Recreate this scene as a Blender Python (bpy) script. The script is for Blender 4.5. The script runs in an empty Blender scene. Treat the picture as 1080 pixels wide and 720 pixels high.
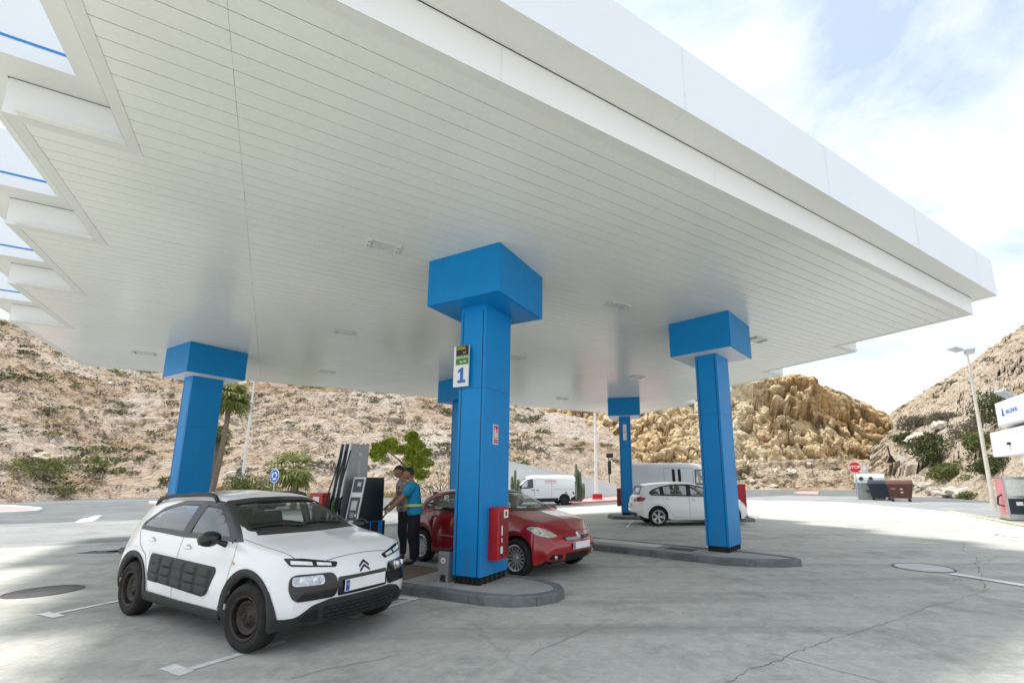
import bpy, bmesh, math, random
from mathutils import Vector, Matrix, noise
from mathutils.bvhtree import BVHTree
from math import sin, cos, pi, radians, sqrt, atan2
random.seed(7)
S = bpy.context.scene
C = S.collection
# ---------------------------------------------------------------- camera
HC = 1.624
cam = bpy.data.cameras.new("camera"); camo = bpy.data.objects.new("camera", cam); C.objects.link(camo)
cam.sensor_width = 36; cam.lens = 478.4/1080*36
cam.shift_x = -43.5/1080; cam.shift_y = 57.0/1080
cam.clip_end = 3000; cam.clip_start = .05
camo.location = (0, 0, HC); camo.rotation_mode = 'XYZ'
PIT, ROL = 0.184, -0.003
_f = Vector((0, cos(PIT), sin(PIT))); _r0 = Vector((1, 0, 0)); _u0 = Vector((0, -sin(PIT), cos(PIT)))
_r = _r0*cos(ROL)+_u0*sin(ROL); _u = -_r0*sin(ROL)+_u0*cos(ROL)
camo.rotation_euler = Matrix((_r, _u, -_f)).transposed().to_euler()
S.camera = camo

def ray(px, py):
    return _f + _r*((px-583.5)/478.4) - _u*((py-417.0)/478.4)
def at(px, py, Y):
    d = ray(px, py); return Vector((d.x*Y/d.y, Y, HC+d.z*Y/d.y))
def gp(px, py, z=0.):
    d = ray(px, py); k = (z-HC)/d.z; return Vector((d.x*k, d.y*k, z))
# ---------------------------------------------------------------- materials
MATS = {}
def nd(nt, t, **kw):
    n = nt.nodes.new(t)
    for k, v in kw.items():
        if k.startswith('_'): setattr(n, k[1:], v)
        else: n.inputs[k.replace('__', ' ')].default_value = v
    return n
def newmat(name):
    m = bpy.data.materials.new(name); m.use_nodes = True
    nt = m.node_tree
    for n in list(nt.nodes): nt.nodes.remove(n)
    out = nt.nodes.new('ShaderNodeOutputMaterial')
    MATS[name] = m
    return m, nt, out
def rgb(c): return (c[0], c[1], c[2], 1)
def mat(name, col, rough=.5, metal=0., var=.12, scale=3., bump=0., bscale=60., coat=0., spec=.5, col2=None, rvar=.1, scale2=25.):
    """principled with a two-octave noise in the colour and roughness and an optional bump"""
    m, nt, out = newmat(name)
    p = nd(nt, 'ShaderNodeBsdfPrincipled', Roughness=rough, Metallic=metal)
    p.inputs['Coat Weight'].default_value = coat; p.inputs['Coat Roughness'].default_value = .03
    p.inputs['Specular IOR Level'].default_value = spec
    tc = nt.nodes.new('ShaderNodeTexCoord')
    n1 = nd(nt, 'ShaderNodeTexNoise', Scale=scale, Detail=6., Roughness=.6)
    nt.links.new(tc.outputs['Object'], n1.inputs['Vector'])
    n2 = nd(nt, 'ShaderNodeTexNoise', Scale=scale2, Detail=4.)
    nt.links.new(tc.outputs['Object'], n2.inputs['Vector'])
    ad = nd(nt, 'ShaderNodeMath', _operation='ADD'); nt.links.new(n1.outputs['Fac'], ad.inputs[0])
    ml = nd(nt, 'ShaderNodeMath', _operation='MULTIPLY'); ml.inputs[1].default_value = .4
    nt.links.new(n2.outputs['Fac'], ml.inputs[0]); nt.links.new(ml.outputs[0], ad.inputs[1])
    cr = nt.nodes.new('ShaderNodeValToRGB')
    c2 = col2 or tuple(max(0, x*(1-var)) for x in col); c1 = col if col2 else tuple(min(1, x*(1+var)) for x in col)
    cr.color_ramp.elements[0].position = .5; cr.color_ramp.elements[0].color = rgb(c2)
    cr.color_ramp.elements[1].position = .9; cr.color_ramp.elements[1].color = rgb(c1)
    nt.links.new(ad.outputs[0], cr.inputs[0]); nt.links.new(cr.outputs[0], p.inputs['Base Color'])
    if rvar:
        mr = nd(nt, 'ShaderNodeMapRange'); mr.inputs['To Min'].default_value = max(0, rough-rvar); mr.inputs['To Max'].default_value = min(1, rough+rvar)
        nt.links.new(n1.outputs['Fac'], mr.inputs['Value']); nt.links.new(mr.outputs[0], p.inputs['Roughness'])
    if bump:
        nb = nd(nt, 'ShaderNodeTexNoise', Scale=bscale, Detail=5.); nt.links.new(tc.outputs['Object'], nb.inputs['Vector'])
        b = nd(nt, 'ShaderNodeBump', Strength=bump, Distance=.02); nt.links.new(nb.outputs['Fac'], b.inputs['Height'])
        nt.links.new(b.outputs[0], p.inputs['Normal'])
    nt.links.new(p.outputs[0], out.inputs[0])
    return m
def grime(name, zlo, zhi, amt):
    """dirt that thickens towards the foot of a thing (object z), broken up by noise"""
    m = MATS[name]; nt = m.node_tree; p = [n for n in nt.nodes if n.type == 'BSDF_PRINCIPLED'][0]; src = p.inputs['Base Color'].links[0].from_socket; L = nt.links.new
    tc = nt.nodes.new('ShaderNodeTexCoord'); sx = nt.nodes.new('ShaderNodeSeparateXYZ'); L(tc.outputs['Object'], sx.inputs[0])
    mr = nt.nodes.new('ShaderNodeMapRange'); mr.inputs['From Min'].default_value = zlo; mr.inputs['From Max'].default_value = zhi; mr.inputs['To Min'].default_value = 1; mr.inputs['To Max'].default_value = .12; L(sx.outputs['Z'], mr.inputs['Value'])
    mp = nt.nodes.new('ShaderNodeMapping'); mp.inputs['Scale'].default_value = (7, 7, 1.2); L(tc.outputs['Object'], mp.inputs['Vector'])
    n = nd(nt, 'ShaderNodeTexNoise', Scale=1.3, Detail=8., Roughness=.7); L(mp.outputs[0], n.inputs['Vector']); r = nt.nodes.new('ShaderNodeValToRGB'); r.color_ramp.elements[0].position = .42; r.color_ramp.elements[1].position = .7; L(n.outputs['Fac'], r.inputs[0])
    ml = nd(nt, 'ShaderNodeMath', _operation='MULTIPLY'); L(mr.outputs[0], ml.inputs[0]); L(r.outputs[0], ml.inputs[1]); m2 = nd(nt, 'ShaderNodeMath', _operation='MULTIPLY'); m2.inputs[1].default_value = amt; L(ml.outputs[0], m2.inputs[0])
    mx = nd(nt, 'ShaderNodeMix', _data_type='RGBA'); L(m2.outputs[0], mx.inputs[0]); L(src, mx.inputs[6]); mx.inputs[7].default_value = (.10, .095, .085, 1); L(mx.outputs[2], p.inputs['Base Color'])
def glassmat(name, tint, refl=1.0, rough=0.02, base=.07):
    m, nt, out = newmat(name)
    tr = nd(nt, 'ShaderNodeBsdfTransparent', Color=rgb(tint)); gl = nd(nt, 'ShaderNodeBsdfGlossy', Roughness=rough, Color=(refl, refl, refl, 1))
    lw = nd(nt, 'ShaderNodeLayerWeight', Blend=.5); pw = nd(nt, 'ShaderNodeMath', _operation='POWER'); pw.inputs[1].default_value = 4.; nt.links.new(lw.outputs['Facing'], pw.inputs[0])
    fr = nd(nt, 'ShaderNodeMath', _operation='MULTIPLY_ADD'); fr.inputs[1].default_value = .8; fr.inputs[2].default_value = base; nt.links.new(pw.outputs[0], fr.inputs[0])
    mx = nt.nodes.new('ShaderNodeMixShader'); nt.links.new(fr.outputs[0], mx.inputs[0]); nt.links.new(tr.outputs[0], mx.inputs[1]); nt.links.new(gl.outputs[0], mx.inputs[2])
    nt.links.new(mx.outputs[0], out.inputs[0]); return m
def leafmat(name, a, b, scale=1.2):
    m, nt, out = newmat(name)
    p = nd(nt, 'ShaderNodeBsdfPrincipled', Roughness=.65); p.inputs['Specular IOR Level'].default_value = .25
    tc = nt.nodes.new('ShaderNodeTexCoord'); n1 = nd(nt, 'ShaderNodeTexNoise', Scale=scale, Detail=5., Roughness=.7); nt.links.new(tc.outputs['Object'], n1.inputs['Vector'])
    n2 = nd(nt, 'ShaderNodeTexWhiteNoise'); g = nt.nodes.new('ShaderNodeNewGeometry'); nt.links.new(g.outputs['Random Per Island'], n2.inputs['Vector'])
    ad = nd(nt, 'ShaderNodeMix', _data_type='FLOAT'); ad.inputs[0].default_value = .45
    nt.links.new(n1.outputs['Fac'], ad.inputs[2]); nt.links.new(n2.outputs['Value'], ad.inputs[3])
    cr = nt.nodes.new('ShaderNodeValToRGB'); cr.color_ramp.elements[0].position = .3; cr.color_ramp.elements[0].color = rgb(a)
    cr.color_ramp.elements[1].position = .72; cr.color_ramp.elements[1].color = rgb(b)
    nt.links.new(ad.outputs[0], cr.inputs[0]); nt.links.new(cr.outputs[0], p.inputs['Base Color'])
    tl = nd(nt, 'ShaderNodeBsdfTranslucent'); nt.links.new(cr.outputs[0], tl.inputs[0])
    mx = nd(nt, 'ShaderNodeMixShader', Fac=.25); nt.links.new(p.outputs[0], mx.inputs[1]); nt.links.new(tl.outputs[0], mx.inputs[2])
    nt.links.new(mx.outputs[0], out.inputs[0]); return m

def groundmat(name, ca, cb, stain, s1=.25, cracks=False, bump=.25, streak=.35):
    """weathered concrete / asphalt in world metres: big blotches, fine grain, dark stains, faint tyre streaks"""
    m, nt, out = newmat(name)
    L = nt.links.new
    p = nd(nt, 'ShaderNodeBsdfPrincipled', Roughness=.85); p.inputs['Specular IOR Level'].default_value = .25
    tc = nt.nodes.new('ShaderNodeTexCoord')
    n1 = nd(nt, 'ShaderNodeTexNoise', Scale=s1, Detail=9., Roughness=.62); L(tc.outputs['Object'], n1.inputs['Vector'])
    cr = nt.nodes.new('ShaderNodeValToRGB'); cr.color_ramp.elements[0].position = .33; cr.color_ramp.elements[0].color = rgb(ca)
    cr.color_ramp.elements[1].position = .66; cr.color_ramp.elements[1].color = rgb(cb); L(n1.outputs['Fac'], cr.inputs[0])
    # stains
    n2 = nd(nt, 'ShaderNodeTexNoise', Scale=.9, Detail=7., Roughness=.7); L(tc.outputs['Object'], n2.inputs['Vector'])
    r2 = nt.nodes.new('ShaderNodeValToRGB'); r2.color_ramp.elements[0].position = .50; r2.color_ramp.elements[0].color = (0, 0, 0, 1); r2.color_ramp.elements[1].position = .74; r2.color_ramp.elements[1].color = (.85, .85, .85, 1)
    L(n2.outputs['Fac'], r2.inputs[0])
    m1 = nd(nt, 'ShaderNodeMix', _data_type='RGBA'); L(r2.outputs[0], m1.inputs[0]); L(cr.outputs[0], m1.inputs[6]); m1.inputs[7].default_value = rgb(stain)
    # tyre streaks: stretched noise along the lanes
    mp = nt.nodes.new('ShaderNodeMapping'); mp.inputs['Rotation'].default_value = (0, 0, radians(28)); mp.inputs['Scale'].default_value = (.12, 1.6, 1); L(tc.outputs['Object'], mp.inputs['Vector'])
    n3 = nd(nt, 'ShaderNodeTexNoise', Scale=1.1, Detail=5.); n3.inputs['Distortion'].default_value = .4; L(mp.outputs[0], n3.inputs['Vector'])
    r3 = nt.nodes.new('ShaderNodeValToRGB'); r3.color_ramp.elements[0].position = .5; r3.color_ramp.elements[0].color = (0, 0, 0, 1); r3.color_ramp.elements[1].position = .75; r3.color_ramp.elements[1].color = (streak, streak, streak, 1)
    L(n3.outputs['Fac'], r3.inputs[0])
    m2 = nd(nt, 'ShaderNodeMix', _data_type='RGBA'); L(r3.outputs[0], m2.inputs[0]); L(m1.outputs[2], m2.inputs[6]); m2.inputs[7].default_value = rgb(stain)
    # grain
    n4 = nd(nt, 'ShaderNodeTexNoise', Scale=38., Detail=6., Roughness=.75); L(tc.outputs['Object'], n4.inputs['Vector'])
    mr = nd(nt, 'ShaderNodeMapRange'); mr.inputs['From Min'].default_value = .3; mr.inputs['From Max'].default_value = .7; mr.inputs['To Min'].default_value = .86; mr.inputs['To Max'].default_value = 1.12; L(n4.outputs['Fac'], mr.inputs['Value'])
    m3 = nd(nt, 'ShaderNodeMix', _data_type='RGBA', _blend_type='MULTIPLY'); m3.inputs[0].default_value = 1; L(m2.outputs[2], m3.inputs[6]); L(mr.outputs[0], m3.inputs[7])
    # mid-scale mottling and small dark spots
    n6 = nd(nt, 'ShaderNodeTexNoise', Scale=5.5, Detail=10., Roughness=.72); n6.inputs['Distortion'].default_value = 1.1; L(tc.outputs['Object'], n6.inputs['Vector'])
    r6 = nd(nt, 'ShaderNodeMapRange'); r6.inputs['From Min'].default_value = .32; r6.inputs['From Max'].default_value = .68; r6.inputs['To Min'].default_value = .83; r6.inputs['To Max'].default_value = 1.12; L(n6.outputs['Fac'], r6.inputs['Value'])
    m6 = nd(nt, 'ShaderNodeMix', _data_type='RGBA', _blend_type='MULTIPLY'); m6.inputs[0].default_value = 1; L(m3.outputs[2], m6.inputs[6]); L(r6.outputs[0], m6.inputs[7])
    v6 = nd(nt, 'ShaderNodeTexVoronoi', Scale=2.6); L(tc.outputs['Object'], v6.inputs['Vector']); r7 = nt.nodes.new('ShaderNodeValToRGB'); r7.color_ramp.elements[0].position = .025; r7.color_ramp.elements[0].color = (.45, .45, .45, 1); r7.color_ramp.elements[1].position = .05; r7.color_ramp.elements[1].color = (1, 1, 1, 1); L(v6.outputs['Distance'], r7.inputs[0])
    m7 = nd(nt, 'ShaderNodeMix', _data_type='RGBA', _blend_type='MULTIPLY'); m7.inputs[0].default_value = .7; L(m6.outputs[2], m7.inputs[6]); L(r7.outputs[0], m7.inputs[7]); m3 = m7
    last = m3
    if cracks:
        v = nd(nt, 'ShaderNodeTexVoronoi', _feature='DISTANCE_TO_EDGE', Scale=.16); 
        nw = nd(nt, 'ShaderNodeTexNoise', Scale=.8, Detail=6.); L(tc.outputs['Object'], nw.inputs['Vector'])
        mm = nd(nt, 'ShaderNodeMix', _data_type='VECTOR'); mm.inputs[0].default_value = .12; L(tc.outputs['Object'], mm.inputs[4]); L(nw.outputs['Color'], mm.inputs[5])
        sc = nd(nt, 'ShaderNodeVectorMath', _operation='SCALE'); sc.inputs[3].default_value = 1.0
        ad = nd(nt, 'ShaderNodeVectorMath', _operation='MULTIPLY_ADD'); ad.inputs[1].default_value = (1.2, 1.2, 1.2); L(nw.outputs['Color'], ad.inputs[0]); L(tc.outputs['Object'], ad.inputs[2])
        L(ad.outputs[0], v.inputs['Vector'])
        r5 = nt.nodes.new('ShaderNodeValToRGB'); r5.color_ramp.elements[0].position = .0; r5.color_ramp.elements[0].color = (.7, .7, .7, 1); r5.color_ramp.elements[1].position = .0014; r5.color_ramp.elements[1].color = (1, 1, 1, 1)
        L(v.outputs['Distance'], r5.inputs[0])
        m5 = nd(nt, 'ShaderNodeMix', _data_type='RGBA', _blend_type='MULTIPLY'); m5.inputs[0].default_value = .55; L(m3.outputs[2], m5.inputs[6]); L(r5.outputs[0], m5.inputs[7]); last = m5
    L(last.outputs[2], p.inputs['Base Color'])
    b = nd(nt, 'ShaderNodeBump', Strength=bump, Distance=.01); L(n4.outputs['Fac'], b.inputs['Height']); L(b.outputs[0], p.inputs['Normal'])
    L(p.outputs[0], out.inputs[0]); return m
def rockmat(name, cols, scale=.12, dark=(.13, .09, .06), bump=1.0, crev=.5, spots=None, pnt=.5):
    m, nt, out = newmat(name); L = nt.links.new
    p = nd(nt, 'ShaderNodeBsdfPrincipled', Roughness=.95); p.inputs['Specular IOR Level'].default_value = .1
    tc = nt.nodes.new('ShaderNodeTexCoord')
    n1 = nd(nt, 'ShaderNodeTexNoise', Scale=scale, Detail=12., Roughness=.68); n1.inputs['Distortion'].default_value = .6; L(tc.outputs['Object'], n1.inputs['Vector'])
    cr = nt.nodes.new('ShaderNodeValToRGB'); e = cr.color_ramp.elements
    e[0].position = .32; e[0].color = rgb(cols[0]); e[1].position = .7; e[1].color = rgb(cols[-1])
    for i, c in enumerate(cols[1:-1]):
        q = e.new(.32+.38*(i+1)/(len(cols)-1)); q.color = rgb(c)
    L(n1.outputs['Fac'], cr.inputs[0])
    v = nd(nt, 'ShaderNodeTexVoronoi', Scale=1.1, _feature='F1'); v.inputs['Detail'].default_value = 3.; v.inputs['Roughness'].default_value = .7
    nw = nd(nt, 'ShaderNodeTexNoise', Scale=.7, Detail=8.); L(tc.outputs['Object'], nw.inputs['Vector'])
    ad = nd(nt, 'ShaderNodeVectorMath', _operation='MULTIPLY_ADD'); ad.inputs[1].default_value = (1.5, 1.5, 1.5); L(nw.outputs['Color'], ad.inputs[0]); L(tc.outputs['Object'], ad.inputs[2]); L(ad.outputs[0], v.inputs['Vector'])
    n2 = nd(nt, 'ShaderNodeTexNoise', Scale=.9, Detail=12., Roughness=.72); L(tc.outputs['Object'], n2.inputs['Vector'])
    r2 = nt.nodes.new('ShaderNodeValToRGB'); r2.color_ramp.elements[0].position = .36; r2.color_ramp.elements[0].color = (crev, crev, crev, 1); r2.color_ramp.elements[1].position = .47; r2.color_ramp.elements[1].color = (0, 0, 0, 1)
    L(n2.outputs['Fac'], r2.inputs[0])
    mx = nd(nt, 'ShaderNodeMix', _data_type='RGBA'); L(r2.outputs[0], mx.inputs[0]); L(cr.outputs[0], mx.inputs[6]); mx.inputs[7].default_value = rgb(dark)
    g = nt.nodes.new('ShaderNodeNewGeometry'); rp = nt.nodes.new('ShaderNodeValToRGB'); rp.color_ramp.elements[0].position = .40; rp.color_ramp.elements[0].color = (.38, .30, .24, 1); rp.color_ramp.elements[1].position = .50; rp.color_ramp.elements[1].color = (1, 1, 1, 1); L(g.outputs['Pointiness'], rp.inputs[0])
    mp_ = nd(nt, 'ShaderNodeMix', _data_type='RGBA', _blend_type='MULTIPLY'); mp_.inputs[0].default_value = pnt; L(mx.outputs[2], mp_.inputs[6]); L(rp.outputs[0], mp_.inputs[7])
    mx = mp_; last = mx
    if spots:
        n3 = nd(nt, 'ShaderNodeTexNoise', Scale=spots[1], Detail=6., Roughness=.75); L(tc.outputs['Object'], n3.inputs['Vector'])
        r3 = nt.nodes.new('ShaderNodeValToRGB'); r3.color_ramp.elements[0].position = spots[2]; r3.color_ramp.elements[0].color = (0, 0, 0, 1); r3.color_ramp.elements[1].position = spots[2]+.05; r3.color_ramp.elements[1].color = (.8, .8, .8, 1)
        L(n3.outputs['Fac'], r3.inputs[0])
        m3 = nd(nt, 'ShaderNodeMix', _data_type='RGBA'); L(r3.outputs[0], m3.inputs[0]); L(mx.outputs[2], m3.inputs[6]); m3.inputs[7].default_value = rgb(spots[0]); last = m3
    L(last.outputs[2], p.inputs['Base Color'])
    sm = nd(nt, 'ShaderNodeMath', _operation='ADD'); L(n2.outputs['Fac'], sm.inputs[0]); L(v.outputs['Distance'], sm.inputs[1])
    b = nd(nt, 'ShaderNodeBump', Strength=bump, Distance=.5); L(sm.outputs[0], b.inputs['Height']); L(b.outputs[0], p.inputs['Normal'])
    L(p.outputs[0], out.inputs[0]); return m
# ---------------------------------------------------------------- mesh helpers
class MB:
    def __init__(s): s.bm = bmesh.new(); s.mi = 0
    def _set(s, faces):
        for f in faces: f.material_index = s.mi
    def box(s, c, size, M=None, bev=0., taper=None):
        r = bmesh.ops.create_cube(s.bm, size=1); vs = r['verts']
        for v in vs:
            t = 1.
            if taper and v.co.z > 0: t = taper
            v.co = Vector((v.co.x*size[0]*t, v.co.y*size[1]*t, v.co.z*size[2]))
        fs = set(f for v in vs for f in v.link_faces)
        s._set(fs)
        if bev:
            es = set(e for v in vs for e in v.link_edges)
            rb = bmesh.ops.bevel(s.bm, geom=list(es), offset=bev, segments=2, affect='EDGES', profile=.6)
            vs = list(set(v for f in rb['faces'] for v in f.verts) | set(v for v in vs if v.is_valid))
            s._set(rb['faces'])
        c = Vector(c)
        for v in vs: v.co = v.co+c if M is None else M @ (v.co+c)
        return vs
    def quad(s, pts):
        f = s.bm.faces.new([s.bm.verts.new(p) for p in pts]); f.material_index = s.mi; return f
    def prism(s, poly, fn, h0, h1, bev=0.):
        """poly: 2-D points, fn(a,b,h) -> 3-D"""
        a = [s.bm.verts.new(fn(p[0], p[1], h0)) for p in poly]; b = [s.bm.verts.new(fn(p[0], p[1], h1)) for p in poly]
        n = len(poly); fs = [s.bm.faces.new(a[::-1]), s.bm.faces.new(b)]
        for i in range(n): fs.append(s.bm.faces.new([a[i], a[(i+1) % n], b[(i+1) % n], b[i]]))
        s._set(fs)
        if bev:
            es = set(e for f in fs[:2] for e in f.edges)
            rb = bmesh.ops.bevel(s.bm, geom=list(es), offset=bev, segments=2, affect='EDGES', profile=.6); s._set(rb['faces'])
        return fs
    def tube(s, pts, r, n=10, cap=True):
        pts = [Vector(p) for p in pts]; rr = r if isinstance(r, (list, tuple)) else [r]*len(pts)
        rings = []; up = None
        for i, p in enumerate(pts):
            t = (pts[min(i+1, len(pts)-1)]-pts[max(i-1, 0)]).normalized()
            if up is None: up = t.orthogonal().normalized()
            up = (up-t*up.dot(t))
            up = up.normalized() if up.length > 1e-6 else t.orthogonal().normalized()
            sd = t.cross(up)
            rings.append([s.bm.verts.new(p+up*(rr[i]*cos(2*pi*k/n))+sd*(rr[i]*sin(2*pi*k/n))) for k in range(n)])
        fs = []
        for a, b in zip(rings, rings[1:]):
            for k in range(n): fs.append(s.bm.faces.new([a[k], a[(k+1) % n], b[(k+1) % n], b[k]]))
        if cap: fs.append(s.bm.faces.new(rings[0][::-1])); fs.append(s.bm.faces.new(rings[-1]))
        s._set(fs)
    def lathe(s, prof, M=Matrix(), n=40):
        """prof: (r, h) about local z"""
        rings = []
        for r, h in prof:
            rings.append([s.bm.verts.new(M @ Vector((r*cos(2*pi*k/n), r*sin(2*pi*k/n), h))) for k in range(n)])
        fs = []
        for a, b in zip(rings, rings[1:]):
            for k in range(n): fs.append(s.bm.faces.new([a[k], a[(k+1) % n], b[(k+1) % n], b[k]]))
        s._set(fs)
    def ico(s, c, r, sub=2, sc=(1, 1, 1), nz=0., nsc=1.):
        q = bmesh.ops.create_icosphere(s.bm, subdivisions=sub, radius=1)
        off = Vector((random.random()*50, random.random()*50, 0))
        for v in q['verts']:
            d = v.co.normalized(); k = r*(1+nz*noise.fractal(d*nsc+off, 1., 2., 4)) if nz else r
            v.co = Vector(c)+Vector((d.x*k*sc[0], d.y*k*sc[1], d.z*k*sc[2]))
        s._set(set(f for v in q['verts'] for f in v.link_faces))
    def build(s, name, mats, parent=None, smooth=None, link=True):
        me = bpy.data.meshes.new(name)
        bmesh.ops.recalc_face_normals(s.bm, faces=s.bm.faces[:]) if not getattr(s, 'keepn', False) else None
        s.bm.to_mesh(me); s.bm.free()
        for m in (mats if isinstance(mats, (list, tuple)) else [mats]): me.materials.append(MATS[m] if isinstance(m, str) else m)
        if smooth is not None:
            for p in me.polygons: p.use_smooth = True
            if smooth < 180: me.set_sharp_from_angle(angle=radians(smooth))
        o = bpy.data.objects.new(name, me)
        if link: C.objects.link(o)
        if parent: o.parent = parent
        return o
def tag(o, label=None, cat=None, group=None, kind=None):
    if label: o['label'] = label
    if cat: o['category'] = cat
    if group: o['group'] = group
    if kind: o['kind'] = kind
    return o
def thing(name, label, cat, loc=(0, 0, 0), rz=0., group=None):
    o = bpy.data.objects.new(name, None); C.objects.link(o); o.location = loc; o.rotation_euler = (0, 0, rz); o.empty_display_size = .2
    return tag(o, label, cat, group)
def struct(o): o['kind'] = 'structure'; return o
def copy_tree(o, parent=None):
    c = o.copy(); C.objects.link(c); c.parent = parent
    for ch in list(o.children): copy_tree(ch, c)
    return c
def pchip(pts):
    """smooth monotone interpolation through sorted (x,y)"""
    pts = sorted(pts); xs = [p[0] for p in pts]; ys = [p[1] for p in pts]; n = len(xs)
    h = [xs[i+1]-xs[i] for i in range(n-1)]; d = [(ys[i+1]-ys[i])/h[i] for i in range(n-1)]
    m = [0.]*n
    for i in range(1, n-1):
        if d[i-1]*d[i] > 0:
            w1 = 2*h[i]+h[i-1]; w2 = h[i]+2*h[i-1]; m[i] = (w1+w2)/(w1/d[i-1]+w2/d[i])
    m[0] = d[0]; m[-1] = d[-1]
    def f(x):
        if x <= xs[0]: return ys[0]
        if x >= xs[-1]: return ys[-1]
        i = 0
        while xs[i+1] < x: i += 1
        t = (x-xs[i])/h[i]; t2 = t*t; t3 = t2*t
        return (2*t3-3*t2+1)*ys[i]+(t3-2*t2+t)*h[i]*m[i]+(-2*t3+3*t2)*ys[i+1]+(t3-t2)*h[i]*m[i+1]
    return f
def roundpoly(pts, r=.03, n=4):
    """round the corners of a closed 2-D polygon"""
    out = []; N = len(pts)
    for i in range(N):
        p = Vector(pts[i][:2]); a = Vector(pts[i-1][:2]); b = Vector(pts[(i+1) % N][:2]); rr = pts[i][2] if len(pts[i]) > 2 else r
        la = (a-p).length; lb = (b-p).length; k = min(rr, la*.45, lb*.45)
        A = p+(a-p)*(k/la); B = p+(b-p)*(k/lb)
        for j in range(n+1):
            t = j/n; out.append(tuple(A*(1-t)**2+p*2*t*(1-t)+B*t*t))
    return out
def resample(poly, step):
    out = []
    for i in range(len(poly)):
        a = Vector(poly[i]); b = Vector(poly[(i+1) % len(poly)]); k = max(1, int((b-a).length/step+.5))
        for j in range(k): out.append(tuple(a.lerp(b, j/k)))
    return out
def area(poly): return .5*sum(poly[i-1][0]*poly[i][1]-poly[i][0]*poly[i-1][1] for i in range(len(poly)))
def offsetpoly(poly, d):
    """d>0 grows"""
    sgn = 1 if area(poly) > 0 else -1; out = []; N = len(poly)
    for i in range(N):
        p = Vector(poly[i]); a = Vector(poly[i-1]); b = Vector(poly[(i+1) % N])
        t1 = (p-a); t2 = (b-p)
        if t1.length < 1e-7 or t2.length < 1e-7: t1 = t2 if t1.length < 1e-7 else t1; t2 = t1 if t2.length < 1e-7 else t2
        n = Vector((t1.normalized().y+t2.normalized().y, -(t1.normalized().x+t2.normalized().x)))
        n = n.normalized()*sgn if n.length > 1e-6 else Vector((0, 0))
        out.append(tuple(p+n*d))
    return out
def inside(p, poly):
    x, y = p; c = False; j = len(poly)-1
    for i in range(len(poly)):
        xi, yi = poly[i]; xj, yj = poly[j]
        if (yi > y) != (yj > y) and x < (xj-xi)*(y-yi)/(yj-yi+1e-12)+xi: c = not c
        j = i
    return c
def text_obj(name, txt, size, M, mname, parent, ext=.002, align='CENTER', sx=1.):
    cu = bpy.data.curves.new(name, 'FONT'); cu.body = txt; cu.size = size; cu.extrude = ext; cu.align_x = align; cu.align_y = 'CENTER'; cu.offset = size*.012
    o = bpy.data.objects.new(name, cu); C.objects.link(o)
    dg = bpy.context.evaluated_depsgraph_get(); me = bpy.data.meshes.new_from_object(o.evaluated_get(dg)); bpy.data.objects.remove(o)
    me.transform(M @ Matrix.Diagonal((sx, 1, 1, 1))); me.materials.clear(); me.materials.append(MATS[mname])
    for p in me.polygons: p.material_index = 0
    o = bpy.data.objects.new(name, me); C.objects.link(o); o.parent = parent; return o
def frame(o, x, y):
    """4x4 with local x,y axes and origin; z = x cross y"""
    x = Vector(x).normalized(); y = Vector(y).normalized(); z = x.cross(y)
    return Matrix(((x.x, y.x, z.x, o[0]), (x.y, y.y, z.y, o[1]), (x.z, y.z, z.z, o[2]), (0, 0, 0, 1)))
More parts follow.
